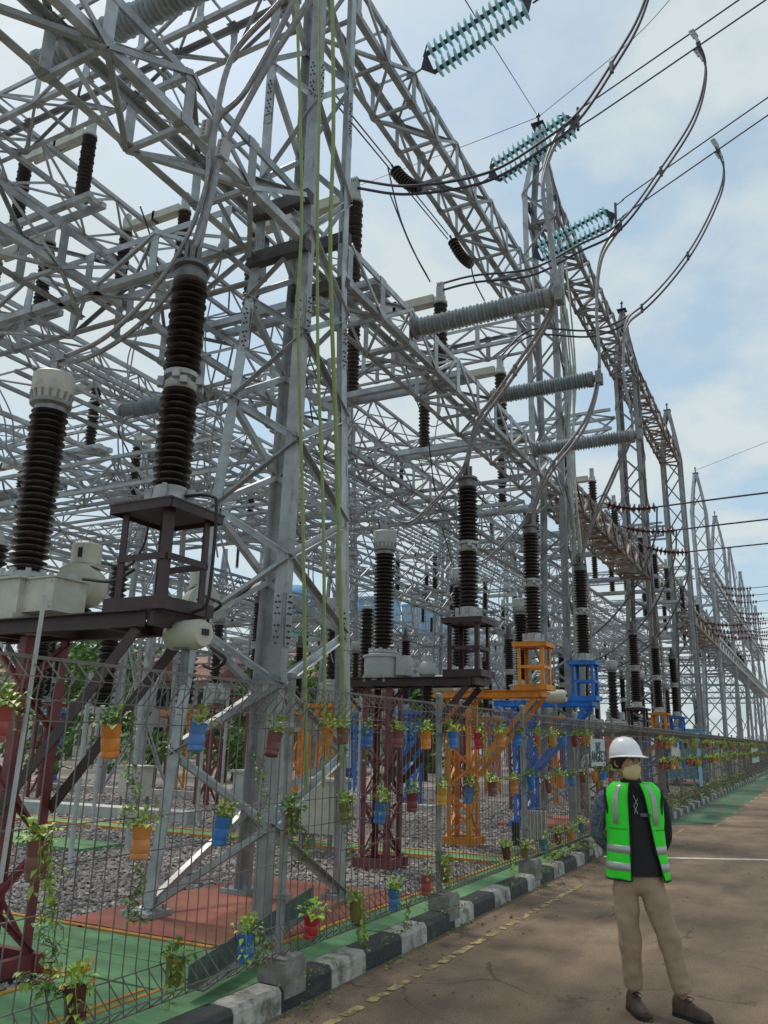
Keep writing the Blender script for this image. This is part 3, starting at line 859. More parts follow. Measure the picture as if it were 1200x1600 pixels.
# ------------------------------------------------------------------ painted supports with their equipment
BAYS = [(4.12, MAROON, DARKM, 'maroon', 'at the left edge'), (9.8, MAROON, DARKM, 'maroon', 'left of the orange one'),
        (12.6, ORANGE, ORANGE, 'orange', 'next to the blue one'), (15.85, BLUE, BLUE, 'blue', 'left of the helmeted man'),
        (21.0, MAROON, DARKM, 'maroon', 'beyond the blue one'), (24.2, ORANGE, ORANGE, 'orange', 'far along the fence behind the helmet'), (27.4, BLUE, BLUE, 'blue', 'far along the fence')]
CXX = -5.1
def support(y, m, md, label, near=True):
    t = thing('equipment_support', label, 'steel support', (CXX, y, 0.15))
    hx, hy = 0.20, 0.19
    zs = [0.10, 0.45, 0.80, 1.15, 1.50, 1.85, 2.20]
    fs = [[(-hx, -hy, z), (hx, -hy, z), (hx, hy, z), (-hx, hy, z)] for z in zs]
    lattice(t, fs, 0.07, 0.035, m, near, 'column_leg')
    b = MB()
    for yy in (-hy-.02, hy+.02): b.box((0, yy, 0.05), (0.56, 0.06, 0.11))
    for xx in (-hx-.02, hx+.02): b.box((xx, 0, 0.05), (0.06, 0.36, 0.108))
    b.build('base_channel', m, t)
    for yy in (-0.24, 0.24):
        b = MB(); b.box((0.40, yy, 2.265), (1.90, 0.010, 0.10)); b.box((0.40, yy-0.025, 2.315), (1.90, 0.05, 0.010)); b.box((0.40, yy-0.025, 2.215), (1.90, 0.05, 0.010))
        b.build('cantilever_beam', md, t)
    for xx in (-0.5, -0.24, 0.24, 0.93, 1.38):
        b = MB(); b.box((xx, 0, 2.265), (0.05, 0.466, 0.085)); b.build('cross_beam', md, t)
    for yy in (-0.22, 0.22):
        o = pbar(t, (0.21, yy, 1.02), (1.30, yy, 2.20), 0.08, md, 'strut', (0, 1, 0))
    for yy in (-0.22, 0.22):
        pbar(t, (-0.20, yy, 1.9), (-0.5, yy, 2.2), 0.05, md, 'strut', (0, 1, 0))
    # stand
    sx = 1.23
    b = MB()
    for yy in (-0.22, 0.22): b.box((sx, yy, 2.365), (0.52, 0.07, 0.085))
    for xx in (-0.22, 0.22): b.box((sx+xx, 0, 2.365), (0.07, 0.37, 0.083))
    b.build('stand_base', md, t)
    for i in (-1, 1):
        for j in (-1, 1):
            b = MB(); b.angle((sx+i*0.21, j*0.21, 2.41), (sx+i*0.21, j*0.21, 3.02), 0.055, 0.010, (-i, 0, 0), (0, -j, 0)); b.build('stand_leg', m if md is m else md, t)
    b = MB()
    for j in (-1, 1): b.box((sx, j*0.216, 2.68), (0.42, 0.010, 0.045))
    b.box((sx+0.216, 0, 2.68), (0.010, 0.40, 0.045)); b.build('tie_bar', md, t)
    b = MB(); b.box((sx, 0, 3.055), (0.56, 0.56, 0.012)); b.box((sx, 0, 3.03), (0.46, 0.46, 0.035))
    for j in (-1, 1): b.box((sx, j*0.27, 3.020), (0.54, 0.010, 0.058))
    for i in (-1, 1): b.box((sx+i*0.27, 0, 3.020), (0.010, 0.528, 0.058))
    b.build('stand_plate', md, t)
    return t
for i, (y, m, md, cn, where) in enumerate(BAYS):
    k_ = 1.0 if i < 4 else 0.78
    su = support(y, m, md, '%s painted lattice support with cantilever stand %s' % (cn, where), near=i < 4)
    su.scale = (1, 1, k_)
    post_insulator((CXX+1.23, y, 0.15+3.06*k_), 'brown two tier post insulator on the %s stand %s' % (cn, where), far=i > 3)
    ct = transformer((CXX-(0.14 if i == 0 else 0.02), y, 0.15+2.26*k_), 'current transformer with brown porcelain on the %s support %s' % (cn, where), far=i > 3, style=0 if i == 0 else 1)
    ct.scale = (1, 1, 0.92)

# cream gauge housings, small insulators, cylinders near the left transformers
def gauge(loc, label, rz=0.4):
    t = thing('oil_gauge_housing', label, 'gauge housing', loc, rz)
    b = MB(); b.lathe([(0.09, 0), (0.165, 0.02), (0.17, 0.05), (0.17, 0.26), (0.165, 0.29), (0.10, 0.31)], (0, 0.13, 0.17), (0, -1, 0), 28); b.build('drum', CREAM, t, smooth=True)
    b = MB(); b.lathe([(0.11, 0), (0.12, 0.01), (0.12, 0.17), (0.11, 0.18), (0.02, 0.185)], (0.0, 0, 0.34), n=24); b.box((0.0, 0, 0.33), (0.24, 0.2, 0.02)); b.build('top_cap', CREAM, t, smooth=True)
    b = MB(); b.box((0.0, -0.118, 0.43), (0.035, 0.012, 0.08)); b.build('gauge_window', BLACK, t)
    b = MB(); b.lathe([(0.05, 0), (0.05, 0.10), (0.02, 0.11), (0.02, 0.2)], (0, -0.18, 0.17), (0.3, -1, 0), 14); b.build('nozzle', LGREY, t, smooth=True)
    b = MB(); b.lathe(sheds(0.2, 0.09, 5), (0, 0, -0.2), n=16); b.build('insulator_foot', BROWNP, t, smooth=True)
    return t
gauge(bp(126, 945, y=4.62)+Vector((0, 0, -0.02)), 'cream drum with a sight glass cap beside the left transformer tank')
gauge(bp(310, 970, y=6.3), 'cream drum behind the legs of the near tower', 1.0)
def capsule(loc, label, rz=0, s=1.0):
    t = thing('surge_counter', label, 'counter box', loc, rz)
    b = MB(); b.lathe([(0.04*s, 0), (0.075*s, 0.012), (0.085*s, 0.03), (0.085*s, 0.23*s), (0.07*s, 0.27*s), (0.02*s, 0.275*s)], (-0.13*s, 0, 0), (1, 0, 0), 22); b.build('housing', CREAM, t, smooth=True)
    b = MB(); b.box((0.148*s, 0, 0.01), (0.012, 0.05*s, 0.035*s)); b.build('dial', BLACK, t)
    b = MB(); b.bar((0, 0, -0.07*s), (0, 0, -0.28*s), 0.04, 0.04); b.box((0, 0, -0.08), (0.12, 0.1, 0.03)); b.build('bracket', GALVD, t)
    return t
capsule(bp(292, 992, y=4.15), 'cream counter capsule hanging right of the dark stand', -0.1, 1.15)
capsule(bp(690, 1068, y=11.5), 'white horizontal cylinder behind the mid maroon stand', 0.0, 1.5)
capsule(bp(868, 1088, y=14.8), 'white horizontal cylinder right of the orange stand', 0.0, 1.4)
# small grey ball topped surge device by the mid transformer
t = thing('voltage_sensor', 'grey domed device between mid transformer and its stand', 'sensor', bp(668, 1060, y=9.9))
b = MB(); b.lathe([(0.05, -0.5), (0.05, 0.0), (0.12, 0.05), (0.13, 0.12), (0.09, 0.2), (0.07, 0.22), (0.07, 0.30), (0.02, 0.31)], n=18); b.build('body', LGREY, t, smooth=True)
b = MB(); b.lathe(sheds(0.5, 0.085, 10), (0, 0, -0.52), n=14); b.build('porcelain', BROWNP, t, smooth=True)

# brown column insulators standing further back at ground level of the equipment
def column_ins(loc, h, r, label, m=BROWNP, group=None, cap=True, n=12):
    key = ('ci', round(h, 1), r, m.name)
    def f():
        b = MB(); b.lathe(sheds(h, r, max(5, int(h/0.07))), n=n); return b.mesh('porcelain', m, True)
    t = thing('column_insulator', label, 'insulator', loc, 0, group)
    inst('porcelain', cached(key, f), t)
    def g():
        b = MB(); b.lathe([(r*0.7, -0.08), (r*0.8, -0.07), (r*0.8, 0.0), (r*.2, 0.0), (r*.2, h), (r*0.8, h), (r*0.8, h+.05), (r*0.5, h+.07), (r*.3, h+.16)], n=n); return b.mesh('fitting', LGREY, True)
    inst('fitting', cached(key+('f',), g), t)
    return t

# ------------------------------------------------------------------ disconnectors on the girders
def disconnector(y, label, x0=-7.35, x1=-4.45, xl=-6.65, xr=-4.95, z=7.38, arm=True, group=None, far=False, hi=1.36):
    t = thing('disconnector', label, 'disconnector', (0, y, z), 0, group)
    b = MB()
    for yy in (-0.14, 0.14):
        b.box(((x0+x1)/2, yy, 0.07), (x1-x0, 0.10, 0.10))
    for x in (x0+.1, xl, xr, x1-.1): b.box((x, 0, 0.075), (0.12, 0.18, 0.09))
    b.build('base_frame', GALV, t)
    def f():
        b = MB(); b.lathe(sheds(hi, 0.125, 17), n=12 if far else 20); return b.mesh('porcelain', BROWNP, True)
    me = cached(('dp', hi, far), f)
    for x in (xl, xr): inst('porcelain', me, t, (x, 0, 0.16))
    zt = 0.16+hi
    for x in (xl, xr):
        b = MB()
        b.lathe([(0.09, -0.03), (0.12, 0.0), (0.12, 0.03), (0.09, 0.05), (0.09, 0.13), (0.03, 0.15)], (x, 0, zt), n=14)
        b.box((x, 0, zt+.22), (0.10, 0.14, 0.16))
        for k in range(4): b.box((x+(-.045+.03*k), 0, zt+.33), (0.012, 0.10, 0.14))
        b.build('terminal_head', LGREY, t)
    if arm:
        b = MB(); b.box(((xl+xr)/2-0.03, -0.03, zt+0.10), (xr-xl-0.16, 0.10, 0.15)); b.box(((xl+xr)/2, 0.07, zt+0.05), (xr-xl-0.3, 0.05, 0.06))
        b.build('blade', WHITEP, t)
        b = MB(); b.box(((xl+xr)/2, 0, zt+0.11), (0.06, 0.16, 0.20)); b.build('contact_clamp', CABLE, t)
    return t
for i, y in enumerate((8.35, 11.35, 14.4)):
    disconnector(y, 'white armed disconnector on the girders, %s one right of the near tower' % ('nearest', 'middle', 'farthest')[i])
for i, (xr_, xl_, y_, z_) in enumerate(((-9.95, -11.55, 7.85, 10.05), (-9.6, -11.1, 9.9, 9.8), (-11.2, -12.6, 8.3, 8.6))):
    disconnector(y_, ['white armed disconnector high at the upper left against the sky', 'second high disconnector at the left, partly behind girders', 'lower disconnector at the left edge behind the girders'][i],
                 x0=xl_-.5, x1=xr_+.4, xl=xl_, xr=xr_, z=z_, hi=1.3)
for k in range(1, 7):
    for j in range(3):
        y = 19.3+DY*(k-1)+j*2.9
        for x0_ in (-7.35, -15.5, -30.2):
            if x0_ < -20 and j == 1: continue
            disconnector(y, 'far disconnector pair on the yard girders', x0=x0_, x1=x0_+2.9, xl=x0_+.7, xr=x0_+2.4, far=True, group='far disconnectors on the yard girders')
for j in range(3):
    for x0_ in (-15.5, -21.5): disconnector(8.4+3*j, 'far disconnector pair on the yard girders', x0=x0_, x1=x0_+2.9, xl=x0_+.7, xr=x0_+2.4, far=True, group='far disconnectors on the yard girders')

# ------------------------------------------------------------------ grey horizontal line posts
def line_post(x0, x1, y, z, label, far=False, group=None, r=0.138):
    t = thing('line_post_insulator', label, 'insulator', (x0, y, z), 0, group)
    L = x1-x0
    b = MB(); b.lathe(sheds(L-0.3, r, 34 if not far else 16, core=0.7), (0.12, 0, 0), (1, 0, 0), 22 if not far else 10); b.build('porcelain', GREYP, t, smooth=True)
    b = MB(); b.lathe([(0.12, 0.0), (0.15, 0.02), (0.15, 0.06), (0.10, 0.07), (0.10, 0.13)], ax=(1, 0, 0), n=16); b.build('base_fitting', GALVD, t)
    b = MB(); b.lathe([(0.11, L-0.19), (0.13, L-0.17), (0.13, L-0.10), (0.06, L-0.09), (0.06, L-0.02)], ax=(1, 0, 0), n=16)
    for s_ in (-1, 1): b.box((L, s_*0.06, 0), (0.09, 0.05, 0.20))
    b.build('end_fitting', GALVD, t, smooth=False)
    return t
LP = [(8.9, 7.06), (12.0, 7.3), (14.4, 7.15)]
for i, (y, z) in enumerate(LP):
    line_post(-4.28, (-2.27, -2.48, -2.30)[i], y, z, ['big', 'middle', 'third'][i]+' grey horizontal insulator reaching out from the lower girder'+[', nearest', ', second', ', farthest'][i])
line_post(-6.1, -3.9, 4.12, 8.0, 'large grey ribbed insulator at the top left corner', r=0.135)
for i, (px, py, y_, L) in enumerate(((0, 775, 13.0, 2.3), (190, 645, 9.5, 2.0), (235, 1215-500, 14.5, 2.0))):
    p = bp(px, py, y=y_); line_post(p.x, p.x+L, y_, p.z, ['slim grey insulator pointing right at the left edge above the gauge', 'grey insulator behind the near post insulator', 'grey insulator behind the near tower legs'][i], far=False)

# ------------------------------------------------------------------ insulator strings and conductors
def glass_string(A, B, label, nd=15):
    A = Vector(A); B = Vector(B); d = (B-A); L = d.length; d.normalize()
    t = thing('glass_insulator_string', label, 'insulator string', A)
    u = Vector((0, 0.3, -0.95)); u = (u-d*u.dot(d)).normalized()
    sepn = 0.30
    L0 = 0.16
    def disc():
        b = MB(); b.lathe([(0.03, -0.005), (0.075, 0.004), (0.122, 0.022), (0.136, 0.045), (0.124, 0.05), (0.09, 0.034), (0.04, 0.03)], n=20); return b.mesh('glass_disc', GLASS, True)
    def cap():
        b = MB(); b.lathe([(0.022, -0.06), (0.035, -0.045), (0.038, -0.005), (0.022, 0.0), (0.014, 0.03), (0.014, 0.06)], n=10); return b.mesh('cap', CABLE, True)
    md_, mc_ = cached('gd', disc), cached('gc', cap)
    st = (L-0.32)/nd
    q = d.to_track_quat('Z', 'Y').to_euler()
    for s_ in (-1, 1):
        for k in range(nd):
            c = d*(L0+st*(k+.5))+u*s_*sepn/2
            inst('glass_disc', md_, t, c, q)
        b = MB(); b.tube([d*L0+u*s_*sepn/2, d*(L-L0)+u*s_*sepn/2], 0.022, 8); 
        for k in range(nd): b.lathe([(0.024, 0), (0.036, 0.01), (0.036, 0.05), (0.024, 0.06)], d*(L0+st*(k+.5)-.055)+u*s_*sepn/2, d, 8)
        b.build('pin_row', CABLE, t)
    b = MB()
    nn = d.cross(u).normalized()
    for sg, base in ((1, Vector((0, 0, 0))), (-1, d*L)):
        pts = [base, base+d*sg*0.16+u*(sepn/2+.05), base+d*sg*0.16-u*(sepn/2+.05)]
        vs = [p+nn*o_ for o_ in (-0.012, 0.012) for p in pts]
        b.add(vs, [(0, 1, 2), (5, 4, 3), (0, 3, 4, 1), (1, 4, 5, 2), (2, 5, 3, 0)])
    b.build('yoke_plate', CABLE, t)
    b = MB(); b.tube([d*0.1-u*0.14, d*0.22-u*0.27], 0.012, 6); b.lathe([(0.02, 0), (0.02, .03)], d*0.22-u*0.27, d, 8); b.tube([d*(L-.1)-u*0.14, d*(L-.25)-u*0.25], 0.012, 6)
    b.build('arcing_horn', CABLE, t)
    b = MB(); b.tube([d*-0.42, Vector((0, 0, 0))], 0.018, 6); b.box(d*-0.2, (0.08, 0.03, 0.06)); b.build('link', GALVD, t)
    return t
GS = []
for i, (a, c_, yy) in enumerate((((658, 108), (833, -8), 8.7), ((763, 278), (903, 186), 11.9), ((832, 402), (962, 334), 14.7))):
    A = bp(*a, y=yy); B = bp(*c_, y=yy)
    glass_string(A, B, ['nearest double string of teal glass discs at the top', 'second double string of teal glass discs, below the tower peak', 'third double string of teal glass discs, lowest one'][i])
    GS.append((A, B))
# overhead line conductors, leaving the strings over the road
def far_pt(p, q, yy, ext=9.0):
    A = bp(*p, y=yy); B = bp(*q, y=yy); d = (B-A).normalized(); return B+d*ext
wl = 'twin overhead conductors running from the %s glass string over the road'
wire('overhead_line', [GS[0][1], GS[0][1]+(GS[0][1]-GS[0][0]).normalized()*14], 0.014, wl % 'nearest', twin=0.34)
wire('overhead_line', [GS[1][1], bp(1085, 62, y=11.9), far_pt((1085, 62), (1175, 0), 11.9, 14)], 0.014, wl % 'second', twin=0.42, clamps=(0.06,))
wire('overhead_line', [GS[2][1], bp(1115, 225, y=14.7), far_pt((1115, 225), (1200, 166), 14.7, 16)], 0.014, wl % 'third', twin=0.44, clamps=(0.05,))
# jumper loops
wire('jumper_loop', [Vector((-4.95, 8.35, 9.22)), bp(640, 297, y=8.4), bp(760, 277, y=8.5), bp(850, 225, y=8.6), bp(905, 180, y=8.7), bp(962, 95, y=8.7), bp(1003, 20, y=8.7), bp(1035, -90, y=8.7)], 0.019, 'nearest twin jumper sweeping up past the tower peak', twin=0.15, clamps=(0.5, 0.71))
wire('jumper_loop', [Vector((-4.95, 11.35, 9.22)), bp(740, 436, y=11.5), bp(830, 425, y=11.6), bp(905, 388, y=11.7), bp(970, 352, y=11.8), bp(1033, 268, y=11.9), bp(1085, 185, y=11.9), bp(1103, 110, y=11.9), bp(1088, 62, y=11.9)], 0.019, 'middle twin jumper curving up to the second overhead line', twin=0.15, clamps=(0.5, 0.63, .97))
wire('jumper_loop', [Vector((-4.95, 14.4, 9.22)), bp(830, 520, y=14.4), bp(930, 520, y=14.5), bp(1003, 482, y=14.6), bp(1075, 400, y=14.7), bp(1122, 310, y=14.7), bp(1131, 262, y=14.7), bp(1118, 226, y=14.7)], 0.019, 'lowest twin jumper curving up to the third overhead line', twin=0.15, clamps=(0.43, 0.58, .97))
for (px, py, y_, lb) in ((1083, 52, 11.9, 'upper'), (1090, 80, 11.9, 'lower'), (1116, 222, 14.7, 'upper'), (1122, 240, 14.7, 'lower')):
    p = bp(px, py, y=y_); t = thing('jumper_clamp', '%s pale clamp joining the jumper to the %s overhead line' % (lb, 'second' if y_ < 12 else 'third'), 'clamp', p)
    b = MB(); b.bar((-.03, 0, .07), (.035, 0, -.10), .085, .035, (0, 1, 0)); b.tube([(.03, 0, -.09), (.07, 0, -.22)], .026, 8); b.build('body', LGREY, t)
    b = MB()
    for i_ in (-.02, .02):
        for j_ in (-.04, .03): b.lathe([(.011, -.03), (.011, .03)], (i_, 0, j_), (0, 1, 0), 6)
    b.build('bolts', GALVD, t)
# droppers from the jumpers past the line posts to the post insulators
wire('dropper', [bp(905, 185, y=8.7), bp(868, 220, y=8.8), bp(848, 290, y=8.8), bp(860, 370, y=8.9), bp(868, 455, y=8.9), bp(850, 510, y=9.1), bp(790, 600, y=9.4), bp(745, 665, y=9.6), bp(730, 722, y=9.8)], 0.024, 'thick twin dropper past the nearest horizontal insulator to the mid maroon post', ALU, twin=0.13, clamps=(0.02, 0.5, 0.72))
wire('dropper', [bp(970, 350, y=11.8), bp(940, 400, y=11.9), bp(932, 480, y=12), bp(936, 580, y=12), bp(915, 660, y=12.1), bp(860, 735, y=12.3), bp(836, 790, y=12.5), bp(831, 822, y=12.6)], 0.024, 'thick twin dropper past the second horizontal insulator to the orange post', ALU, twin=0.13, clamps=(0.02, 0.42, .7))
wire('dropper', [bp(1003, 482, y=14.5), bp(978, 510, y=14.5), bp(975, 590, y=14.5), bp(988, 668, y=14.6), bp(960, 740, y=15), bp(920, 830, y=15.5), bp(906, 895, y=15.85)], 0.024, 'thick twin dropper past the third horizontal insulator to the blue post', ALU, twin=0.13, clamps=(0.02, .45))
# loops from the post heads back to the transformer heads
for i, (y, lbl) in enumerate(((9.8, 'mid maroon'), (12.6, 'orange'), (15.85, 'blue'))):
    a = Vector((CXX+1.23, y, 5.22)); c_ = Vector((CXX, y, 4.72))
    wire('jumper_loop', [a+Vector((0.02, 0, 0.30)), a+Vector((-0.12, 0.02, 0.0)), a+Vector((-.5, .03, -.34)), c_+Vector((0.35, .02, -.12)), c_], 0.016, 'twin loop between post and transformer heads of the %s support' % lbl, ALU, twin=0.06)
# the near pair on the left
for i, (pp, lb) in enumerate((([(478, -60), (455, 10), (385, 140), (335, 200), (322, 330), (308, 398)], 'left thick conductor dropping to the nearest post insulator'), ([(500, -40), (480, 5), (420, 100), (365, 200), (350, 230), (322, 320), (303, 400)], 'right thick conductor dropping to the nearest post insulator'),
                              ([(445, -40), (440, 0), (365, 85), (337, 190), (326, 300), (300, 395)], 'third thick conductor dropping to the nearest post insulator'))):
    wire('dropper', [bp(x, y, y=4.15) for x, y in pp], 0.026, lb, ALU)
wire('jumper_loop', [bp(330, 210, y=4.15), bp(322, 290, y=4.1), bp(285, 385, y=4.1), bp(225, 470, y=4.1), bp(160, 530, y=4.12), Vector((-5.22, 4.12, 4.66))], 0.020, 'upper thick loop from the near droppers to the left transformer', ALU)
wire('jumper_loop', [bp(345, 235, y=4.15), bp(325, 330, y=4.1), bp(283, 430, y=4.1), bp(220, 505, y=4.1), bp(150, 553, y=4.12), Vector((-5.26, 4.12, 4.60))], 0.020, 'lower thick loop from the near droppers to the left transformer', ALU)
for (p, q, lb) in ((((327, 192), (322, 218), 'left conductor clamp above the nearest post')), ((352, 222), (346, 248), 'right conductor clamp above the nearest post')):
    A = bp(*p, y=4.15); B = bp(*q, y=4.15)
    t = thing('conductor_clamp', lb, 'clamp', A)
    b = MB(); b.bar(Vector(), B-A, 0.09, 0.07); b.build('body', LGREY, t)
    b = MB()
    for k in range(4): b.lathe([(0.012, -.05), (0.012, .05)], (B-A)*(0.15+.23*k), (0, 1, 0), 6)
    b.build('bolts', GALVD, t)

# brown disc strings of the next bay and the black lines that leave them
def disc_string(A, B, label, nd=10, m=REDP, r=0.125, group=None, near=True):
    A = Vector(A); B = Vector(B); t = thing('disc_insulator_string', label, 'insulator string', A, 0, group)
    d = B-A; L = d.length; pts = []
    sag = 0.10
    def P(f): return d*f+Vector((0, 0, -sag*4*f*(1-f)))
    def disc():
        b = MB(); b.lathe([(0.035, -0.03), (0.045, 0.0), (r, 0.028), (r*1.0, 0.045), (0.05, 0.055), (0.03, 0.075)], n=14 if near else 8); return b.mesh('porcelain_disc', m, True)
    me = cached(('ds', m.name, r, near), disc)
    if near:
        for k in range(nd):
            f = 0.12+0.80*k/(nd-1); dd = (P(f+.02)-P(f-.02)).to_track_quat('Z', 'Y').to_euler(); inst('porcelain_disc', me, t, P(f), dd)
    else:
        b = MB()
        for k in range(nd):
            f = 0.12+0.80*k/(nd-1); b.lathe([(0.03, -0.03), (r, 0.02), (r, 0.05), (0.03, 0.07)], P(f), d, 8)
        b.build('porcelain_discs', m, t)
    b = MB(); b.tube([P(f/10) for f in range(11)], 0.02, 6); b.build('link', CABLE, t)
    return t
for i, (a, c_, lb) in enumerate((((940, 785), (1027, 792), 'upper'), ((970, 822), (1057, 828), 'middle'), ((1003, 852), (1077, 862), 'lower'))):
    A = bp(*a, x=-4.25); B = bp(*c_, y=A.y)
    disc_string(A, B, '%s string of red brown discs hanging off the rusty girder' % lb)
    wire('overhead_line', [B, B+Vector((8, 0, 0.25)), B+Vector((26, 0, 1.2))], 0.022, 'single dark conductor leaving the %s red brown string to the right' % lb)
    wire('dropper', [B+Vector((0, 0, 0)), B+Vector((-.15, 0, -.9)), B+Vector((-.9, 0.0, -2.3)), B+Vector((-2.1, 0, -3.3)), B+Vector((-3.4, 0.2, -3.6))], 0.022, 'black cable sweeping down from the %s red brown string' % lb)
for k in range(3, 8):
    for j in range(3):
        y = RY+DY*k+2.5+2.5*j
        disc_string((-4.2, y, 10.6 if k > 3 else 7.2), (-2.4, y, 10.4 if k > 3 else 7.0), 'far string of red brown discs on the fence side girders', near=False, group='far strings of red brown discs')
        wire('overhead_line', [(-2.4, y, 10.4 if k > 3 else 7.0), (30, y, 11.5)], 0.02, 'far thin conductor crossing the road', group='far conductors over the road', n=4)
# tension strings inside the girders
for i, (a, c_, y_) in enumerate((((612, 258), (658, 293), 9.3), ((703, 368), (736, 412), 12.0))):
    disc_string(bp(*a, y=y_), bp(*c_, y=y_), 'black ribbed tension string under the upper girder, %s' % ('left one' if i == 0 else 'right one'), m=BROWNP, r=0.10, nd=11)
# earth wires from the peak
pk = Vector((RX, RY+DY, 17.1))
wire('earth_wire', [pk, bp(727, 0, y=8.0), bp(700, -60, y=6)], 0.009, 'thin earth wire rising to the upper left from the second tower peak')
wire('earth_wire', [pk, bp(990, 60, y=17.0), bp(1080, -40, y=17)], 0.009, 'thin earth wire rising to the upper right from the second tower peak')
wire('earth_wire', [pk, bp(720, 230, y=17.0), bp(560, 290, y=17)], 0.009, 'thin earth wire sloping down left from the second tower peak')
wire('earth_wire', [Vector((RX, RY+4*DY, 17)), bp(1200, 690, y=47)], 0.012, 'thin earth wire leaving the fifth tower peak')
wire('twin_busbar', [bp(520, 150, y=8), bp(610, 260, y=11), bp(700, 370, y=15)], 0.014, 'two parallel cables running under the upper girder', twin=0.14)
for i, pp in enumerate(([(606, 262), (625, 340), (650, 400), (672, 440)], [(608, 300), (640, 380), (668, 432)], [(735, 412), (742, 440), (757, 470)])):
    wire('jumper_loop', [bp(x, y, y=9.4+i*.7) for x, y in pp], 0.012, 'thin slack cable at the %s' % ('upper middle, left', 'upper middle, inner', 'upper middle, right')[i])
# more flexible droppers in the left half
for i, (pp, y_) in enumerate((([(150, 640), (215, 690), (232, 780), (205, 850)], 9.0), ([(165, 625), (195, 610), (215, 520), (240, 470)], 9.0), ([(-5, 600), (18, 650), (22, 700)], 8.0), ([(-5, 620), (8, 660), (10, 705)], 8.0), ([(205, 640), (200, 560), (225, 505)], 9.5), ([(185, 650), (187, 720), (215, 800)], 9.2), ([(190, 650), (195, 720), (222, 790)], 9.2))):
    wire('slack_cable', [bp(x, y, y=y_) for x, y in pp], 0.013, 'slack grey cable hanging in the left part of the yard', ALU, group='slack cables at the left')
for i, (pp, y_, w_) in enumerate((([(280, 776), (330, 775), (338, 800), (330, 900), (322, 945), (300, 958)], 4.15, 0.012), ([(318, 930), (345, 945), (318, 962)], 4.6, 0.012), ([(330, 950), (382, 925), (400, 905)], 6.5, 0.012), ([(330, 1012), (352, 1030), (335, 1045), (318, 1040)], 4.6, 0.012), ([(130, 905), (175, 908), (210, 890)], 4.15, 0.012), ([(160, 880), (200, 885), (225, 850), (235, 800)], 5.5, 0.012))):
    wire('control_cable', [bp(x, y, y=y_) for x, y in pp], w_, ['black control cable looping off the dark stand top', 'black cable loop behind the counter capsule', 'grey cable pair entering the near tower', 'black coil under the counter capsule', 'cable from the cream drum to the stand', 'thin cable curving behind the dark stand'][i], BLACK)

# green yellow hoses on the near tower
for i, pp in enumerate(([(463, -20), (470, 220), (471, 350), (466, 500), (473, 800), (477, 1080), (478, 1240)], [(499, -20), (499, 160), (496, 330), (497, 560), (505, 800), (507, 1080), (505, 1230)], [(519, -20), (521, 200), (516, 400), (526, 700), (531, 900), (536, 1080), (534, 1200)])):
    wire('hanging_hose', [bp(x, y, x=-3.98) for x, y in pp], 0.016 if i < 2 else 0.022, '%s of the three green hoses hanging down the near tower' % ('left', 'middle', 'right')[i], HOSE, cat='hose')
t = thing('conduit_pipe', 'slim blue grey conduit pipe standing right of the green hoses', 'pipe', bp(545, 1200, y=9.0))
b = MB(); p0 = bp(545, 1200, y=9.0); p1 = bp(540, 640, y=9.0)
b.tube([Vector(), p1-p0], 0.028, 10)
for f in (0.3, 0.7): b.lathe([(0.045, 0), (0.045, 0.04)], (p1-p0)*f, n=10)
b.build('pipe', LGREY, t, smooth=True)

# ------------------------------------------------------------------ clutter deeper in the yard: equipment rows
EQG = 'equipment rows deep in the yard'
rng = random.Random(5)
cols = [MAROON, ORANGE, BLUE]
base_s = None
def yard_support(x, y, m, label, group):
    t = thing('equipment_support', label, 'steel support', (x, y, 0.12), 0, group)
    b = MB()
    fs = [[(-.18, -.18, z), (.18, -.18, z), (.18, .18, z), (-.18, .18, z)] for z in (0, .55, 1.1, 1.65, 2.2)]
    lattice(None, fs, 0.06, 0.035, m, False, mb=b); b.build('frame', m, t)
    b = MB(); b.box((0, 0, 2.24), (1.1, 0.6, 0.08)); b.build('top_plate', m, t)
    return t
i = 0
for (x, ys) in ((-9.3, [12.9, 15.4, 19.5, 22.5, 25.5, 30, 33, 36, 41]), (-13.0, [16, 20, 23, 26, 31, 36, 42]), (-17.5, [9, 12, 15, 20, 25, 31, 38, 46]), (-23, [12, 16, 20, 26, 33, 42]), (-6.6, [20, 22.5, 25, 31, 34, 37, 41, 44, 48, 55])):
    for y in ys:
        c = i % 3
        yard_support(x, y, cols[c], '%s painted support standing deep in the yard' % ('maroon', 'orange', 'blue')[c], '%s supports deep in the yard' % ('maroon', 'orange', 'blue')[c])
        if i % 2 == 0: post_insulator((x-.2, y, 2.42), 'brown two tier post insulator deep in the yard', True, 'post insulators deep in the yard')
        else: transformer((x, y, 2.42), 'current transformer deep in the yard', True, 'current transformers deep in the yard', style=1)
        i += 1
for i in range(60):
    x = rng.uniform(-44, -9); y = rng.uniform(28, 82)
    column_ins((x, y, rng.choice((7.5, 7.5, 2.6, 11.4))), rng.choice((1.3, 1.6)), 0.11, 'dark column insulator deep in the yard', group='column insulators deep in the yard', n=8)
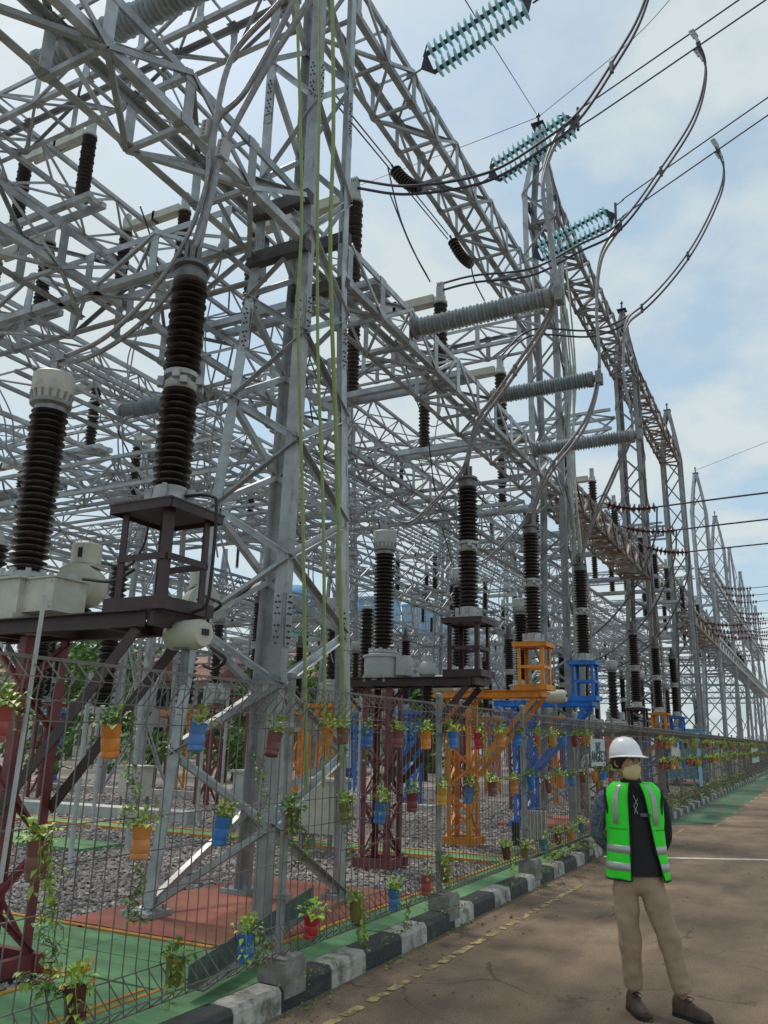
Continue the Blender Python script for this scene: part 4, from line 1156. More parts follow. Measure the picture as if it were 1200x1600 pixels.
# two tall column insulators close behind, left part
column_ins(bp(170, 1045, y=8.0), 1.4, 0.13, 'tall brown column insulator right behind the dark stand')
column_ins(bp(288, 1100, y=7.9), 1.1, 0.13, 'brown column insulator behind the near tower foot')
column_ins(bp(52, 1105, y=6.6), 1.0, 0.13, 'brown column insulator behind the left maroon column')
column_ins(bp(160, 1105, y=6.6)+Vector((0, 0, 0)), 0.8, 0.13, 'brown column insulator below the left stand')
column_ins(bp(0, 905, y=5.2)+Vector((-.12, 0, 0)), 0.35, 0.12, 'brown insulator cut by the left edge of the picture')
column_ins(bp(205, 790, y=12), 1.3, 0.10, 'dark slim insulator against the sky between the two big ones')
column_ins(bp(570, 1120, y=13.5), 2.0, 0.14, 'brown column insulator left of the mid transformer')
for j, (px, py) in enumerate(((1045, 790-0), )): pass
# thin lightning masts and pipes
for i in range(16):
    x = rng.uniform(-30, -7); y = rng.uniform(18, 60); h = rng.uniform(8, 14)
    b = MB(); b.tube([(0, 0, 0), (0, 0, h)], [0.06, 0.03], 6); o = b.build('steel_mast', GALVD, None, loc=(x, y, 0.1)); tag(o, 'slim steel mast deep in the yard', 'mast', 'slim masts deep in the yard')
# tangle of thin bus wires deep in the yard
for i in range(44):
    k = rng.randint(1, 7); y0 = RY+DY*k; x = rng.uniform(-46, -6); z = rng.choice((6.6, 10.6, 8.0))
    if i % 2:
        pts = [(x, y0, z), (x+rng.uniform(-.3, .3), y0+DY/2, z-rng.uniform(.4, 1.0)), (x, y0+DY, z)]
    else:
        pts = [(x, y0, z), (x-rng.uniform(.2, 1.6), y0+rng.uniform(-1, 1), z-2.2), (x-rng.uniform(-.5, 1), y0+rng.uniform(-1, 1), z-4.3)]
    wire('bus_wire', pts, 0.022, 'slack bus wire deep in the yard', rng.choice((ALU, CABLE)), group='slack bus wires deep in the yard', n=4, sm=5)

# ground level bits: cable duct, boxes, kerb of the inner road
b = MB(); b.box((-19, 12.2, 0.20), (17, 0.45, 0.22), R(3)); tag(b.build('cable_duct', LGREY), 'long pale concrete cable duct lying across the gravel', 'cable duct')
b = MB(); b.box((-24, 17.4, 0.17), (34, 0.16, 0.16), R(2)); tag(b.build('yard_kerb', mat('plain_concrete_white', (0.55, 0.53, 0.5), 0.8)), 'long white kerb line at the far side of the gravel', 'kerb')
def cabinet(px, py, y, d, m, label):
    p = bp(px, py, y=y); t = thing('control_cabinet', label, 'cabinet', (p.x, y, 0.14))
    b = MB(); b.box((0, 0, d[2]/2+.25), d); b.box((0, 0, d[2]+.27), (d[0]+.1, d[1]+.1, 0.04)); b.build('cabinet_body', m, t)
    b = MB(); b.box((0, -d[1]/2-.006, d[2]/2+.25), (d[0]*.86, 0.012, d[2]*.86)); b.build('door', m, t)
    b = MB()
    for x in (-.4, .4):
        for yy in (-.4, .4): b.box((x*d[0], yy*d[1], .12), (.05, .05, .24))
    b.build('leg', GALVD, t)
cabinet(215, 1190, 14.0, (0.6, 0.4, 0.6), WHITEP, 'pale control cabinet behind the orange bottle pot')
cabinet(395, 1190, 12.0, (0.5, 0.4, 0.7), LGREY, 'grey control cabinet between the near tower legs')
cabinet(470, 1165, 11.2, (0.5, 0.3, 0.25), mat('lightblue_paint', (0.14, 0.36, 0.55), 0.5), 'light blue box unit right of the near tower')
cabinet(505, 1230, 10.6, (0.6, 0.4, 0.7), CREAM, 'cream cabinet with small posters right of the near tower')
cabinet(1070, 1140, 36, (1.6, 0.6, 1.9), MATS['lightblue_paint'], 'light blue cabinet behind the fence at the right')
b = MB()
for i in range(7): b.lathe([(0.03, 0), (0.03, 0.45), (0.0, 0.46)], (i*0.066, 0, 0), n=10)
tag(b.build('pipe_bundle', WHITEP, None, loc=(-4.55, 13.9, 0.14)), 'row of short white pipe stubs between orange and blue support', 'pipes')
b = MB(); b.box((0, 0, .17), (.10, .10, .34)); tag(b.build('black_bollard', BLACK, None, loc=(-4.35, 12.95, 0.14)), 'small black post beside the orange support foot', 'post')
for i, (px, y_) in enumerate(((120, 7.5), (148, 10.5), (205, 8.6), (310, 12.0), (345, 14), (438, 16), (620, 11), (560, 13))):
    p = bp(px, 1250, y=y_); b = MB(); b.tube([(0, 0, 2.3), (0, 0, 0.3), (0.03, -.02, 0.1), (.12, -.06, 0.02)], 0.03, 8)
    tag(b.build('down_conduit', LGREY, None, True, loc=(p.x, y_, .13)), 'thin pale conduit running down to the gravel', 'pipe', 'thin conduits in the yard')

b = MB(); A = bp(292, 1545, z=0.22); B = bp(488, 1410, z=0.34); b.angle(Vector(), B-A, 0.13, 0.01, Vector((1, 0, 0)), Vector((0, 0, 1))); tag(b.build('steel_angle_bar', mat('green_grey_steel', (0.10, 0.14, 0.12), .6, .2), None, loc=A), 'dark grey green angle bar lying slanted behind the low blue pot', 'steel bar')
for i in range(7):
    x = -3.98-0.05*i; y = RY+DY-0.55+0.06*i
    wire('hanging_hose', [(x, y, 12.4-1.2*(i % 3)), (x+.12, y-.1, 9.5), (x-.05+.06*(i % 3), y-.06, 7.6), (x+.05, y, 5.2), (x-.04, y, 2.4)], 0.02, 'pale hoses and cables bundled down the second tower', mat('pale_hose', (0.40, 0.43, 0.38), .6), 'pale hoses on the second tower', cat='hose')
for i in range(10):
    k = i % 3; y = RY+DY*(1+k)+[-.5, .6, 0, .3][i % 4]; x = -4.2-.1*(i % 3)
    wire('hanging_hose', [(x, y, 6.5), (x+.1*((i % 2)*2-1), y, 4.2), (x, y+.1, 1.2)], 0.022, 'rusty and pale pipes strapped to the far fence side towers', (GALVD, RUST)[i % 2], 'pipes strapped to the fence side towers', cat='pipe')
# ------------------------------------------------------------------ backdrop: trees and buildings
LEAFD = mat('tree_leaf', (0.09, 0.19, 0.04), 0.7, var=0.5, scale=0.8, coord='World')
BARK = mat('bark', (0.09, 0.065, 0.045), 0.9)
def tree(x, y, h, r, label, group=None, n=1500, ls=0.22):
    t = thing('tree', label, 'tree', (x, y, 0), 0, group)
    b = MB(); b.tube([(0, 0, 0), (0.1, 0, h*.35), (-.1, .1, h*.7)], [0.22, 0.17, 0.08], 8)
    for k in range(5):
        a = k*1.3; b.tube([(0.05, 0, h*.35+k*.2), (math.cos(a)*r*.5, math.sin(a)*r*.5, h*.6+k*.15)], [0.09, 0.03], 5)
    b.build('trunk', BARK, t)
    b = MB(); cl = [(rng.gauss(0, r*.5), rng.gauss(0, r*.5), h*rng.uniform(.45, .92), rng.uniform(.35, .6)*r) for _ in range(11)]
    for k in range(n):
        c = cl[k % len(cl)]
        v = Vector((rng.gauss(0, 1), rng.gauss(0, 1), rng.gauss(0, 1))).normalized()*c[3]*rng.uniform(.55, 1.05)
        p = Vector(c[:3])+v
        q = Vector((rng.uniform(-1, 1), rng.uniform(-1, 1), rng.uniform(-.3, 1))).normalized()
        a = q.orthogonal().normalized(); bb = q.cross(a); s_ = ls*rng.uniform(.6, 1.3)
        b.add([p+a*s_, p+bb*s_*.5, p-a*s_, p-bb*s_*.5], [(0, 1, 2, 3)])
    b.build('crown', LEAFD, t)
    return t
TL = [(-33, 33, 6.0), (-27, 38, 5.6), (-41, 37, 7.5), (-20, 35, 4.8), (-17, 38, 4.6), (-13, 44, 4.4)]
for i, (x, y, h) in enumerate(TL):
    tree(x, y, h, h*.42, 'leafy green tree behind the yard at the left', 'leafy trees behind the yard')
# low bushes at the inner yard edge
for i, (px, y_) in enumerate(((75, 17), (235, 20), (345, 24), (370, 25), (620, 30), (660, 31))):
    p = bp(px, 1180, y=y_); tree(p.x, y_, 1.8, 1.1, 'low green bush at the inner edge of the gravel', 'low bushes at the inner edge', 420, 0.12)

BW = mat('office_wall', (0.50, 0.47, 0.42), 0.8, var=0.06, scale=0.3)
GG = mat('green_glass', (0.05, 0.30, 0.24), 0.15, 0.1, 0.2, 0.5, coord='World')
BG_ = mat('blue_glass', (0.10, 0.27, 0.46), 0.12, 0.35, 0.1, 0.05, coord='World')
BG2 = mat('pale_blue_glass', (0.22, 0.36, 0.48), 0.2, 0.2, 0.12, 0.05, coord='World')
ROOF = mat('red_roof', (0.20, 0.095, 0.07), 0.8, var=0.25, scale=2, coord='World')
def block(px0, px1, pytop, y, label, wall, win, floors, cols_, depth=14, roof=None, name='office_building', frac=(0.8, 0.55)):
    a = bp(px0, pytop, y=y); c = bp(px1, pytop, y=y); H = a.z; w = c.x-a.x
    t = thing(name, label, 'building', ((a.x+c.x)/2, y, 0))
    b = MB(); b.box((0, depth/2, H/2), (w, depth, H)); b.build('wall', wall, t)
    me = None
    fh = H/floors; cw = w/cols_
    b0 = MB(); b0.box((0, 0, 0), (cw*frac[0], 0.12, fh*frac[1])); me = b0.mesh('window', win)
    for f in range(floors):
        for c2 in range(cols_):
            inst('window', me, t, (-w/2+cw*(c2+.5), -0.02, fh*(f+.55)))
    bs = MB(); bs.box((0, 0, 0), (0.12, cw*frac[0], fh*frac[1])); ms = bs.mesh('window', win)
    nd_ = max(2, int(depth/cw*.8))
    for f in range(floors):
        for c2 in range(min(nd_, 6)): inst('window', ms, t, (w/2+0.02, depth*(c2+.5)/min(nd_, 6), fh*(f+.55)))
    if roof:
        b = MB(); e = 0.6
        b.add([(-w/2-e, -e, H), (w/2+e, -e, H), (w/2+e, depth+e, H), (-w/2-e, depth+e, H), (-w/2, depth/2, H+2.4), (w/2, depth/2, H+2.4)], [(0, 1, 5, 4), (2, 3, 4, 5), (1, 2, 5), (3, 0, 4), (3, 2, 1, 0)])
        b.build('roof', roof, t)
    else:
        b = MB(); b.box((0, depth/2, H+.3), (w+.3, depth+.3, .6)); b.build('parapet', wall, t)
    return t
block(437, 480, 975, 115, 'beige office block with green glass bands behind the near tower', BW, GG, 6, 4, frac=(0.85, .62))
block(628, 684, 948, 190, 'tall blue glass office tower in the middle distance', BG_, BG2, 16, 8, frac=(0.93, .86))
block(502, 560, 962, 150, 'pale grey high rise partly behind the hoses', mat('pale_wall', (0.42, 0.47, 0.52), .7, var=.06, scale=.2), BG2, 10, 4)
block(690, 735, 985, 210, 'pale apartment tower right of the blue glass tower', MATS['pale_wall'], BG2, 14, 5)
block(748, 800, 1005, 240, 'white apartment tower behind the orange stand', MATS['pale_wall'], BG2, 12, 5)
block(560, 600, 935, 260, 'slim blue tower behind the mid transformer', BG2, BG_, 18, 3, frac=(.9, .8))
block(362, 440, 1003, 80, 'low grey white building seen between the tower legs', mat('dull_wall', (0.55, 0.53, 0.49), .8, var=.15, scale=.4), mat('dark_window', (0.04, 0.05, 0.06), 0.3), 3, 6)
t = thing('round_building', 'rounded light blue glass building beyond the near tower', 'building', (bp(462, 960, y=170).x, 170, 0))
b = MB(); b.lathe([(9, 0), (9, 30), (8.5, 33), (7, 36), (4, 38.3), (0.5, 39)], n=32); b.build('facade', BG_, t, smooth=True)
b = MB()
for k in range(32): b.bar((9.02*math.cos(k*.196), 9.02*math.sin(k*.196), 0), (9.02*math.cos(k*.196), 9.02*math.sin(k*.196), 30), .15, .15)
b.build('mullions', BG2, t, kind='stuff')
for i, (a, c_, y_, tp) in enumerate(((60, 200, 42, 1062), (200, 330, 46, 1066), (330, 420, 50, 1062), (420, 520, 52, 1060), (-120, 60, 44, 1058))):
    block(a, c_, tp, y_, ['red roofed house left of the near tower', 'second red roofed house behind the near tower', 'third red roofed house between the tower legs', 'red roofed house right of the near tower', 'red roofed house at the left edge'][i], MATS['dull_wall'], MATS['dark_window'], 2, 6, 9, ROOF, 'house', (.6, .5))

# ------------------------------------------------------------------ fence
FX = -3.33
fence = thing('wire_mesh_fence', 'long wire mesh fence with rolled triangular top hung with bottle pots', 'fence', (FX, 0, 0.15))
ZR = [0.34, 0.46, 0.74, 1.08, 1.26, 1.60, 1.70]
for i, yf in enumerate(FOOT_Y):
    near = yf < 24
    b = MB(); b.tube([(-0.05, yf, 0.02), (-0.05, yf, 1.97)], 0.032 if yf > 7.5 else 0.03, 10 if near else 6); b.lathe([(0.04, 0), (0.04, 0.04), (0.01, 0.05)], (-0.05, yf, 1.96), n=10)
    b.build('fence_post', POSTM, fence, smooth=True)
    if near:
        b = MB()
        for z in (0.5, 1.05, 1.6): b.box((-0.03, yf, z), (0.09, 0.075, 0.03))
        b.build('post_clip', GALVD, fence)
    b = MB(); q = random.uniform(-.02, .02)
    b.box((0.0, yf+q, 0.025), (0.22, 0.25, 0.21)); b.box((0, yf+q, 0.138), (0.19, 0.22, 0.02)); b.build('concrete_footing', CONC, fence)
    y0, y1 = yf+0.03, yf+2.65
    w = MB(); r = 0.0026 if yf < 8 else (0.0034 if yf < 16 else (0.0046 if yf < 45 else 0.007))
    st = 0.095 if yf < 20 else (0.14 if yf < 45 else 0.22)
    def seg(p, q, r=r):
        w.bar(p, q, r*2, r*2)
    # horizontals (doubled at the bends)
    for z in (0.14, 1.70):
        seg((0, y0, z), (0, y1, z), r*1.15)
    seg((0.11, y0, 0.22), (0.11, y1, 0.22), r*1.15); seg((0.0, y0, 0.335), (0, y1, 0.335), r*1.1)
    seg((0.11, y0, 1.80), (0.11, y1, 1.80)); seg((0.02, y0, 1.90), (0.02, y1, 1.90), r*1.5); seg((0.03, y0, 1.89), (0.03, y1, 1.89), r*1.3)
    for z in (0.72, 0.93, 1.11, 1.60): seg((0.0, y0, z), (0.0, y1, z), r*1.15)
    y = y0
    while y < y1:
        jy = 0.006*math.sin(y*7)+random.uniform(-.006, .006)
        mid = (random.uniform(-.008, .008), y+jy+random.uniform(-.006, .006), 0.95)
        seg((0, y, 0.335), mid); seg(mid, (0, y+jy, 1.70))
        seg((0, y, 1.70), (0.02, y+.005, 1.90)); seg((0.02, y+.005, 1.90), (0.11, y+.03, 1.80)); seg((0.11, y+.03, 1.80), (0, y+.055, 1.70))
        seg((0, y, 0.335), (0.11, y+.02, 0.22)); seg((0.11, y+.02, 0.22), (0.0, y+.04, 0.14)); seg((0, y+.04, 0.14), (0, y+.01, 0.335))
        y += st
    w.build('wire_mesh', WIREM, fence, kind='stuff')
# a thin pale rod standing in the fence at the left edge and white tie strings
b = MB(); A = bp(0, 1380, x=FX+.05); B = bp(70, 930, x=FX+.05); b.bar(Vector(), B-A, 0.018, 0.012); tag(b.build('thin_rail', LGREY, None, loc=A), 'thin pale rail leaning along the fence at the left edge', 'rail')

def sign(px0, py0, px1, py1, label, rows=(), m=None):
    a = bp(px0, py0, x=FX+.03); c = bp(px1, py1, x=FX+.03)
    w = abs(c.y-a.y); h = abs(a.z-c.z); t = thing('fence_sign', label, 'sign', (FX+.04, (a.y+c.y)/2, (a.z+c.z)/2))
    b = MB(); b.box((0, 0, 0), (0.012, w, h)); b.build('sign_board', m, t)
    for tx, z, sz in rows:
        cu = bpy.data.curves.new('lettering', 'FONT'); cu.body = tx; cu.size = sz; cu.align_x = 'CENTER'; cu.align_y = 'CENTER'; cu.extrude = 0.001; cu.offset = 0.006
        tmp = bpy.data.objects.new('tmp', cu); me = bpy.data.meshes.new_from_object(tmp); me.materials.clear(); me.materials.append(BLACK); bpy.data.objects.remove(tmp)
        o = bpy.data.objects.new('lettering', me); COL.objects.link(o); o.parent = t
        o.location = (0.010, 0, z*h); o.rotation_euler = (R(90), 0, R(90))
    return t
SGN = mat('sign_pale', (0.40, 0.52, 0.52), 0.5, var=.08)
sign(921, 1154, 945, 1196, 'pale sign board with two lines of black capitals left of the helmet', (('BAY', 0.2, 0.19), ('ANGKE 2', -0.17, 0.24)), SGN)
sign(1047, 1160, 1064, 1200, 'plain white board hung on the fence right of the helmet', (), mat('sign_white', (0.5, 0.5, 0.48), .6))
sign(1172, 1158, 1186, 1190, 'pale green sign board at the far right of the fence', (), SGN)
sign(1086, 1145, 1098, 1228, 'tall light blue board on the fence right of the man', (), MATS['lightblue_paint'])

# ------------------------------------------------------------------ bottle pots
PC = {'red': (0.42, 0.02, 0.025), 'maroon': (0.16, 0.018, 0.022), 'orange': (0.62, 0.20, 0.012), 'blue': (0.015, 0.16, 0.50), 'yellow': (0.55, 0.30, 0.02), 'olive': (0.16, 0.14, 0.02), 'brown': (0.08, 0.022, 0.015), 'teal': (0.02, 0.20, 0.26)}
for k, c in PC.items(): mat('plastic_'+k, c, 0.42, var=0.2, scale=14, spot=(16, 0.35, (0.12, 0.10, 0.07), 0.58, 0.8))
LEAFG = mat('fresh_leaf', (0.17, 0.38, 0.04), 0.5, var=0.4, scale=12, col2=(0.46, 0.58, 0.08))
for k in PC: objvar(MATS['plastic_'+k], .75, 1.2, (0.30, 0.26, 0.20), 0.30)
objvar(LEAFG, .7, 1.25, (0.30, 0.26, 0.06), .4)
LEAFM = mat('vine_leaf', (0.07, 0.17, 0.03), 0.55, var=0.4, scale=12, col2=(0.22, 0.33, 0.06))
STEM = mat('vine_stem', (0.12, 0.10, 0.05), 0.8)
def leaf(b, p, d, s_, droop=0.3):
    d = d.normalized(); side = d.cross(Vector((0, 0, 1)))
    if side.length < .1: side = Vector((1, 0, 0))
    side.normalize(); up = side.cross(d)
    m = p+d*s_*.5; t = p+d*s_-Vector((0, 0, droop*s_))
    b.add([p, m+side*s_*.36+up*s_*.08, t, m-side*s_*.36+up*s_*.08, m-up*s_*.04], [(0, 1, 4), (1, 2, 4), (2, 3, 4), (3, 0, 4)])
def foliage(seed, trail, n=46):
    rg = random.Random(seed); b = MB()
    for i in range(n):
        a = rg.uniform(0, 6.28); e = rg.uniform(.15, 1.3)
        d = Vector((math.cos(a)*math.cos(e), math.sin(a)*math.cos(e), math.sin(e)))
        st = Vector((rg.uniform(-.03, .03), rg.uniform(-.03, .03), 0)); L = rg.uniform(.015, .095)
        leaf(b, st+d*L, d+Vector((0, 0, -.2)), rg.uniform(.036, .066))
        if i % 3 == 0: b.tube([st, st+d*L], 0.0015, 3, False)
    for v in range(trail):
        a = rg.uniform(-1.2, 1.2); p = Vector((.055*math.cos(a), .055*math.sin(a), 0.02)); L = rg.uniform(.10, .34); pts = [p.copy()]
        for k in range(int(L/.03)):
            p = p+Vector((rg.uniform(-.008, .012), rg.uniform(-.014, .014), -.03)); pts.append(p.copy())
            if rg.random() < .8: leaf(b, p, Vector((rg.uniform(-.2, 1), rg.uniform(-1, 1), rg.uniform(-.5, .3))), rg.uniform(.028, .05))
        b.tube(pts, 0.0018, 3, False)
    return b.mesh('foliage', LEAFG if seed % 3 else LEAFM)
FOL = [foliage(s_, tr) for s_, tr in ((1, 0), (2, 2), (3, 5), (4, 1), (5, 3), (6, 0), (7, 6), (8, 2))]
SPARSE = [foliage(s_, tr, 14) for s_, tr in ((11, 2), (12, 1), (13, 4))]
def potmesh(c, sh):
    b = MB(); rg = random.Random(hash(c) % 99+sh)
    if sh == 0: pr = [(0.035, -0.16), (0.047, -0.155), (0.048, -0.135), (0.044, -.128), (0.048, -0.12), (0.049, -0.07), (0.046, -.065), (0.049, -.058), (0.05, -0.005), (0.052, 0), (0.046, 0), (0.044, -.02)]
    elif sh == 1: pr = [(0.012, -0.16), (0.03, -0.15), (0.045, -0.11), (0.05, -0.06), (0.049, -.03), (0.051, 0), (0.046, 0), (0.044, -.02)]
    else: pr = [(0.035, -0.13), (0.04, -0.125), (0.05, -0.01), (0.056, -0.008), (0.056, 0.006), (0.05, 0.006), (0.047, -.02)]
    b.lathe(pr, n=14)
    k = 14
    b.v = [(x*(1+.05*math.sin(z*60+x*40)), y*(1+.05*math.sin(z*47+1)), z) for x, y, z in b.v]
    b.lathe([(0.044, -.018), (0.001, -.012)], n=14, mi=1)
    return b.mesh('pot', [MATS['plastic_'+c], MATS.get('soil') or mat('soil', (0.05, 0.035, 0.025), .95)], True)
HOOK = MB(); HOOK.tube([(-.055, 0, .03), (-.06, 0, .06), (-.05, 0, -.01), (-0.05, .03, -.02)], 0.0016, 4); HOOKM = HOOK.mesh('hook_wire', WIREM)
def pot(px, py, c, label, sh=0, fo=0, tilt=0.0, group=None, s_=1.0, world=None):
    p = world or bp(px, py, x=FX+.065)
    t = thing('hanging_pot', label, 'hanging pot', p, 0, group)
    t.rotation_euler = (tilt+random.uniform(-.09, .09), random.uniform(-.10, .10), random.uniform(-.5, .5)); q_ = s_*random.uniform(.9, 1.1); t.scale = (s_, s_, q_)
    inst('pot', cached(('pot', c, sh), lambda: potmesh(c, sh)), t)
    inst('foliage', FOL[fo % 8] if fo >= 0 else SPARSE[(-fo) % 3], t, (0, 0, -.005), (0, 0, random.uniform(-.6, .6)))
    if world is None or world.y < 20: inst('hook_wire', HOOKM, t)
    return t
POTS = [  # rim position in the photograph, colour, shape, foliage, tilt, label
 (2, 1103, 'red', 0, 3, 0.0, 'bright red pot cut by the left edge, top row'),
 (174, 1132, 'orange', 0, 5, 0.05, 'ribbed orange pot, top row, leftmost whole one'),
 (310, 1130, 'blue', 0, 0, -0.1, 'large blue pot with leafy top, top row, left of the near tower leg'),
 (430, 1145, 'maroon', 0, 0, -0.35, 'maroon pot tilted left in front of the near tower leg'),
 (512, 1137, 'orange', 2, 1, 0.0, 'wide orange pot right of the first whole fence post, top row'),
 (536, 1138, 'maroon', 2, 3, 0.0, 'small maroon pot hard against the wide orange one'),
 (574, 1138, 'blue', 0, -1, 0.0, 'bright blue pot under the mid transformer, top row'),
 (622, 1143, 'maroon', 0, 0, -0.15, 'maroon pot with bushy green top right of the bright blue one'),
 (665, 1143, 'orange', 0, 3, 0.0, 'orange pot left of the second whole fence post, top row'),
 (708, 1143, 'blue', 0, 3, 0.05, 'dark blue pot just right of the second whole post, top row'),
 (747, 1145, 'red', 0, -2, 0.0, 'red pot in front of the orange support column'),
 (782, 1146, 'orange', 0, 3, 0.0, 'orange pot right of the red one, top row'),
 (810, 1146, 'blue', 0, 5, 0.0, 'blue pot left of the third whole fence post, top row'),
 (838, 1150, 'red', 2, 4, 0.0, 'small red pot right of the third whole post, top row'),
 (863, 1149, 'yellow', 1, 3, 0.0, 'mustard pot right of the small red one, top row'),
 (880, 1150, 'blue', 1, 5, 0.0, 'blue tapered pot right of the mustard one, top row'),
 (897, 1149, 'maroon', 1, 3, 0.0, 'maroon tapered pot, third from the pale sign, top row'),
 (909, 1150, 'red', 1, 4, 0.0, 'red tapered pot close to the pale sign, top row'),
 (918, 1150, 'orange', 2, 3, 0.0, 'orange pot touching the pale sign, top row'),
 (60, 1312, 'maroon', 0, 6, 0.0, 'maroon pot with long trailing vine by the left maroon column'),
 (223, 1290, 'orange', 0, 0, 0.0, 'orange pot with bushy green top on the gravel side, middle row'),
 (350, 1276, 'blue', 0, 7, -0.05, 'blue pot with curly top in front of the tower far leg, middle row'),
 (458, 1264, 'brown', 0, 2, 0.05, 'dark brown pot left of the first whole fence post, middle row'),
 (539, 1255, 'olive', 0, 7, 0.0, 'olive pot with orange tinged top, middle row'),
 (596, 1252, 'blue', 0, 1, -0.1, 'blue pot at the foot of the mid maroon column, middle row'),
 (644, 1240, 'maroon', 0, 3, -0.15, 'maroon pot right of the mid maroon column, middle row'),
 (691, 1232, 'yellow', 0, 0, 0.0, 'mustard yellow pot left of the second whole post, middle row'),
 (734, 1228, 'blue', 0, 2, 0.1, 'small blue pot in front of the orange column, middle row'),
 (768, 1222, 'maroon', 0, 3, -0.1, 'maroon pot right of the orange column, middle row'),
 (803, 1219, 'orange', 0, 3, 0.0, 'orange pot before the blue column, middle row'),
 (828, 1213, 'blue', 2, 5, 0.0, 'wide blue pot on the third whole post, middle row'),
 (856, 1218, 'maroon', 1, -1, 0.0, 'maroon tapered pot right of the third whole post, middle row'),
 (876, 1213, 'orange', 1, 3, 0.0, 'orange tapered pot with pale leaves, middle row'),
 (893, 1212, 'blue', 1, 5, 0.0, 'small blue cup with round leafy top, middle row'),
 (910, 1206, 'maroon', 1, -2, 0.0, 'maroon oval pot below the pale sign left side, middle row'),
 (928, 1206, 'orange', 1, -2, 0.0, 'orange oval pot below the pale sign, middle row'),
 (943, 1205, 'blue', 2, -1, 0.0, 'blue pot beside the man shoulder, middle row'),
 (955, 1204, 'maroon', 2, 1, 0.0, 'maroon pot tucked behind the man shoulder, middle row'),
 (118, 1540, 'brown', 0, 4, 0.0, 'rust red pot with orange flowers at the bottom left, lowest row'),
 (275, 1498, 'olive', 2, 2, 0.0, 'mossy olive pot low on the fence, lowest row'),
 (384, 1458, 'blue', 0, 4, -0.05, 'bright blue pot low in front of the tower foot'),
 (488, 1430, 'red', 0, 3, 0.0, 'bright red pot low, right of the first whole fence post'),
 (556, 1408, 'olive', 1, 6, 0.0, 'mossy olive pot with hanging roots, lowest row'),
 (616, 1390, 'blue', 0, 7, 0.05, 'pale blue pot low on the fence'),
 (667, 1368, 'red', 0, -1, 0.05, 'red pot low, left of the second whole fence post'),
 (696, 1352, 'olive', 1, 4, 0.0, 'mossy olive pot low on the second whole post'),
 (790, 1323, 'brown', 2, 6, 0.0, 'brown pot with withered leaves, lowest row'),
 (820, 1322, 'olive', 1, 0, 0.0, 'olive pot left of the third whole post, lowest row'),
 (849, 1312, 'teal', 0, -2, 0.0, 'teal pot right of the third whole post, lowest row'),
 (872, 1302, 'maroon', 1, 4, 0.0, 'maroon pot right of the teal one, lowest row'),
 (891, 1298, 'orange', 1, 0, 0.0, 'orange pot with leafy top near the fourth whole post, lowest row'),
 (908, 1286, 'teal', 1, 3, 0.0, 'blue green pointed pot beside the fourth whole post'),
]
for (px, py, c, sh, fo, ti, lb) in POTS:
    pot(px, py, c, lb, sh, fo, ti)
for row, (z, g) in enumerate(((1.77, 'upper'), (1.30, 'lower'))):
    y = 20.2; i = 0
    while y < 62:
        if not (24.5 < y < 25.6 and row == 0):
            c = ('red', 'blue', 'orange', 'maroon', 'orange', 'brown', 'blue', 'yellow')[(i*5+row*3) % 8]
            pot(0, 0, c, 'small far %s pot in the %s row along the fence beyond the man' % (c, g), (0, 2, 1)[i % 3], i, 0, 'far %s pots in the %s row' % (c, g), 1.1, Vector((FX+.07, y, z+random.uniform(-.05, .05))))
        y += random.choice((0.36, 0.42, 0.5, 0.9)); i += 1
# vines on the mesh and strip of low hedge
def vine(pp, label, n, spread=0.05, seed=1, dens=1.0):
    rg = random.Random(seed); pts = curve([bp(x, y, x=FX+.03) for x, y in pp], n); o0 = pts[0].copy(); b = MB(); st = MB()
    for v in range(3):
        q = [p-o0+Vector((rg.uniform(-.01, .02), rg.uniform(-spread, spread), 0)) for p in pts]; st.tube(q, 0.0022, 4, False)
        for p in q:
            if rg.random() < .62*dens: leaf(b, p, Vector((rg.uniform(-.2, 1), rg.uniform(-1, 1), rg.uniform(-.6, .3))), rg.uniform(.022, .046))
    t = thing('trailing_vine', label, 'vine', o0); b.build('leaves', LEAFM, t); st.build('stem', STEM, t)
for i, (pp, lb, n) in enumerate((
    ([(72, 1330), (78, 1400), (68, 1440), (75, 1500), (60, 1560)], 'long vine trailing from the left maroon pot to the ground', 9),
    ([(85, 1340), (90, 1420), (85, 1500), (80, 1590)], 'second vine beside the long left one', 5),
    ([(200, 1130), (200, 1200), (205, 1240), (195, 1290)], 'slim vine between the orange pots at the left', 9),
    ([(222, 1350), (208, 1400), (205, 1430), (232, 1440)], 'short vine at the tower left foot', 8),
    ([(470, 1290), (480, 1320), (466, 1350)], 'leafy tuft hanging from the brown pot beside the post', 12),
    ([(545, 1275), (540, 1300), (550, 1340)], 'vine below the olive middle pot', 8),
    ([(560, 1430), (563, 1470), (575, 1500)], 'roots and leaves under the mossy olive pot', 9),
    ([(398, 1455), (410, 1475), (398, 1500), (412, 1510)], 'leafy sprig right of the low blue pot', 9),
    ([(640, 1400), (632, 1450), (640, 1500), (636, 1530)], 'vine creeping over the kerb at the middle', 9),
    ([(700, 1380), (705, 1430), (700, 1460)], 'vine hanging at the second whole post', 9),
    ([(30, 1520), (60, 1540), (100, 1550), (140, 1545)], 'flowering creeper around the bottom left pot', 9),
    ([(400, 1180), (410, 1240), (398, 1290)], 'thin vine beside the tower leg', 7),
    ([(570, 1160), (590, 1210), (600, 1235)], 'thin vine left of the mid maroon column', 7),
    ([(10, 1090), (30, 1110), (60, 1118)], 'sprig at the left edge, top row', 7),
    )):
    vine(pp, lb, n, seed=i+3)
b = MB(); rg = random.Random(3)
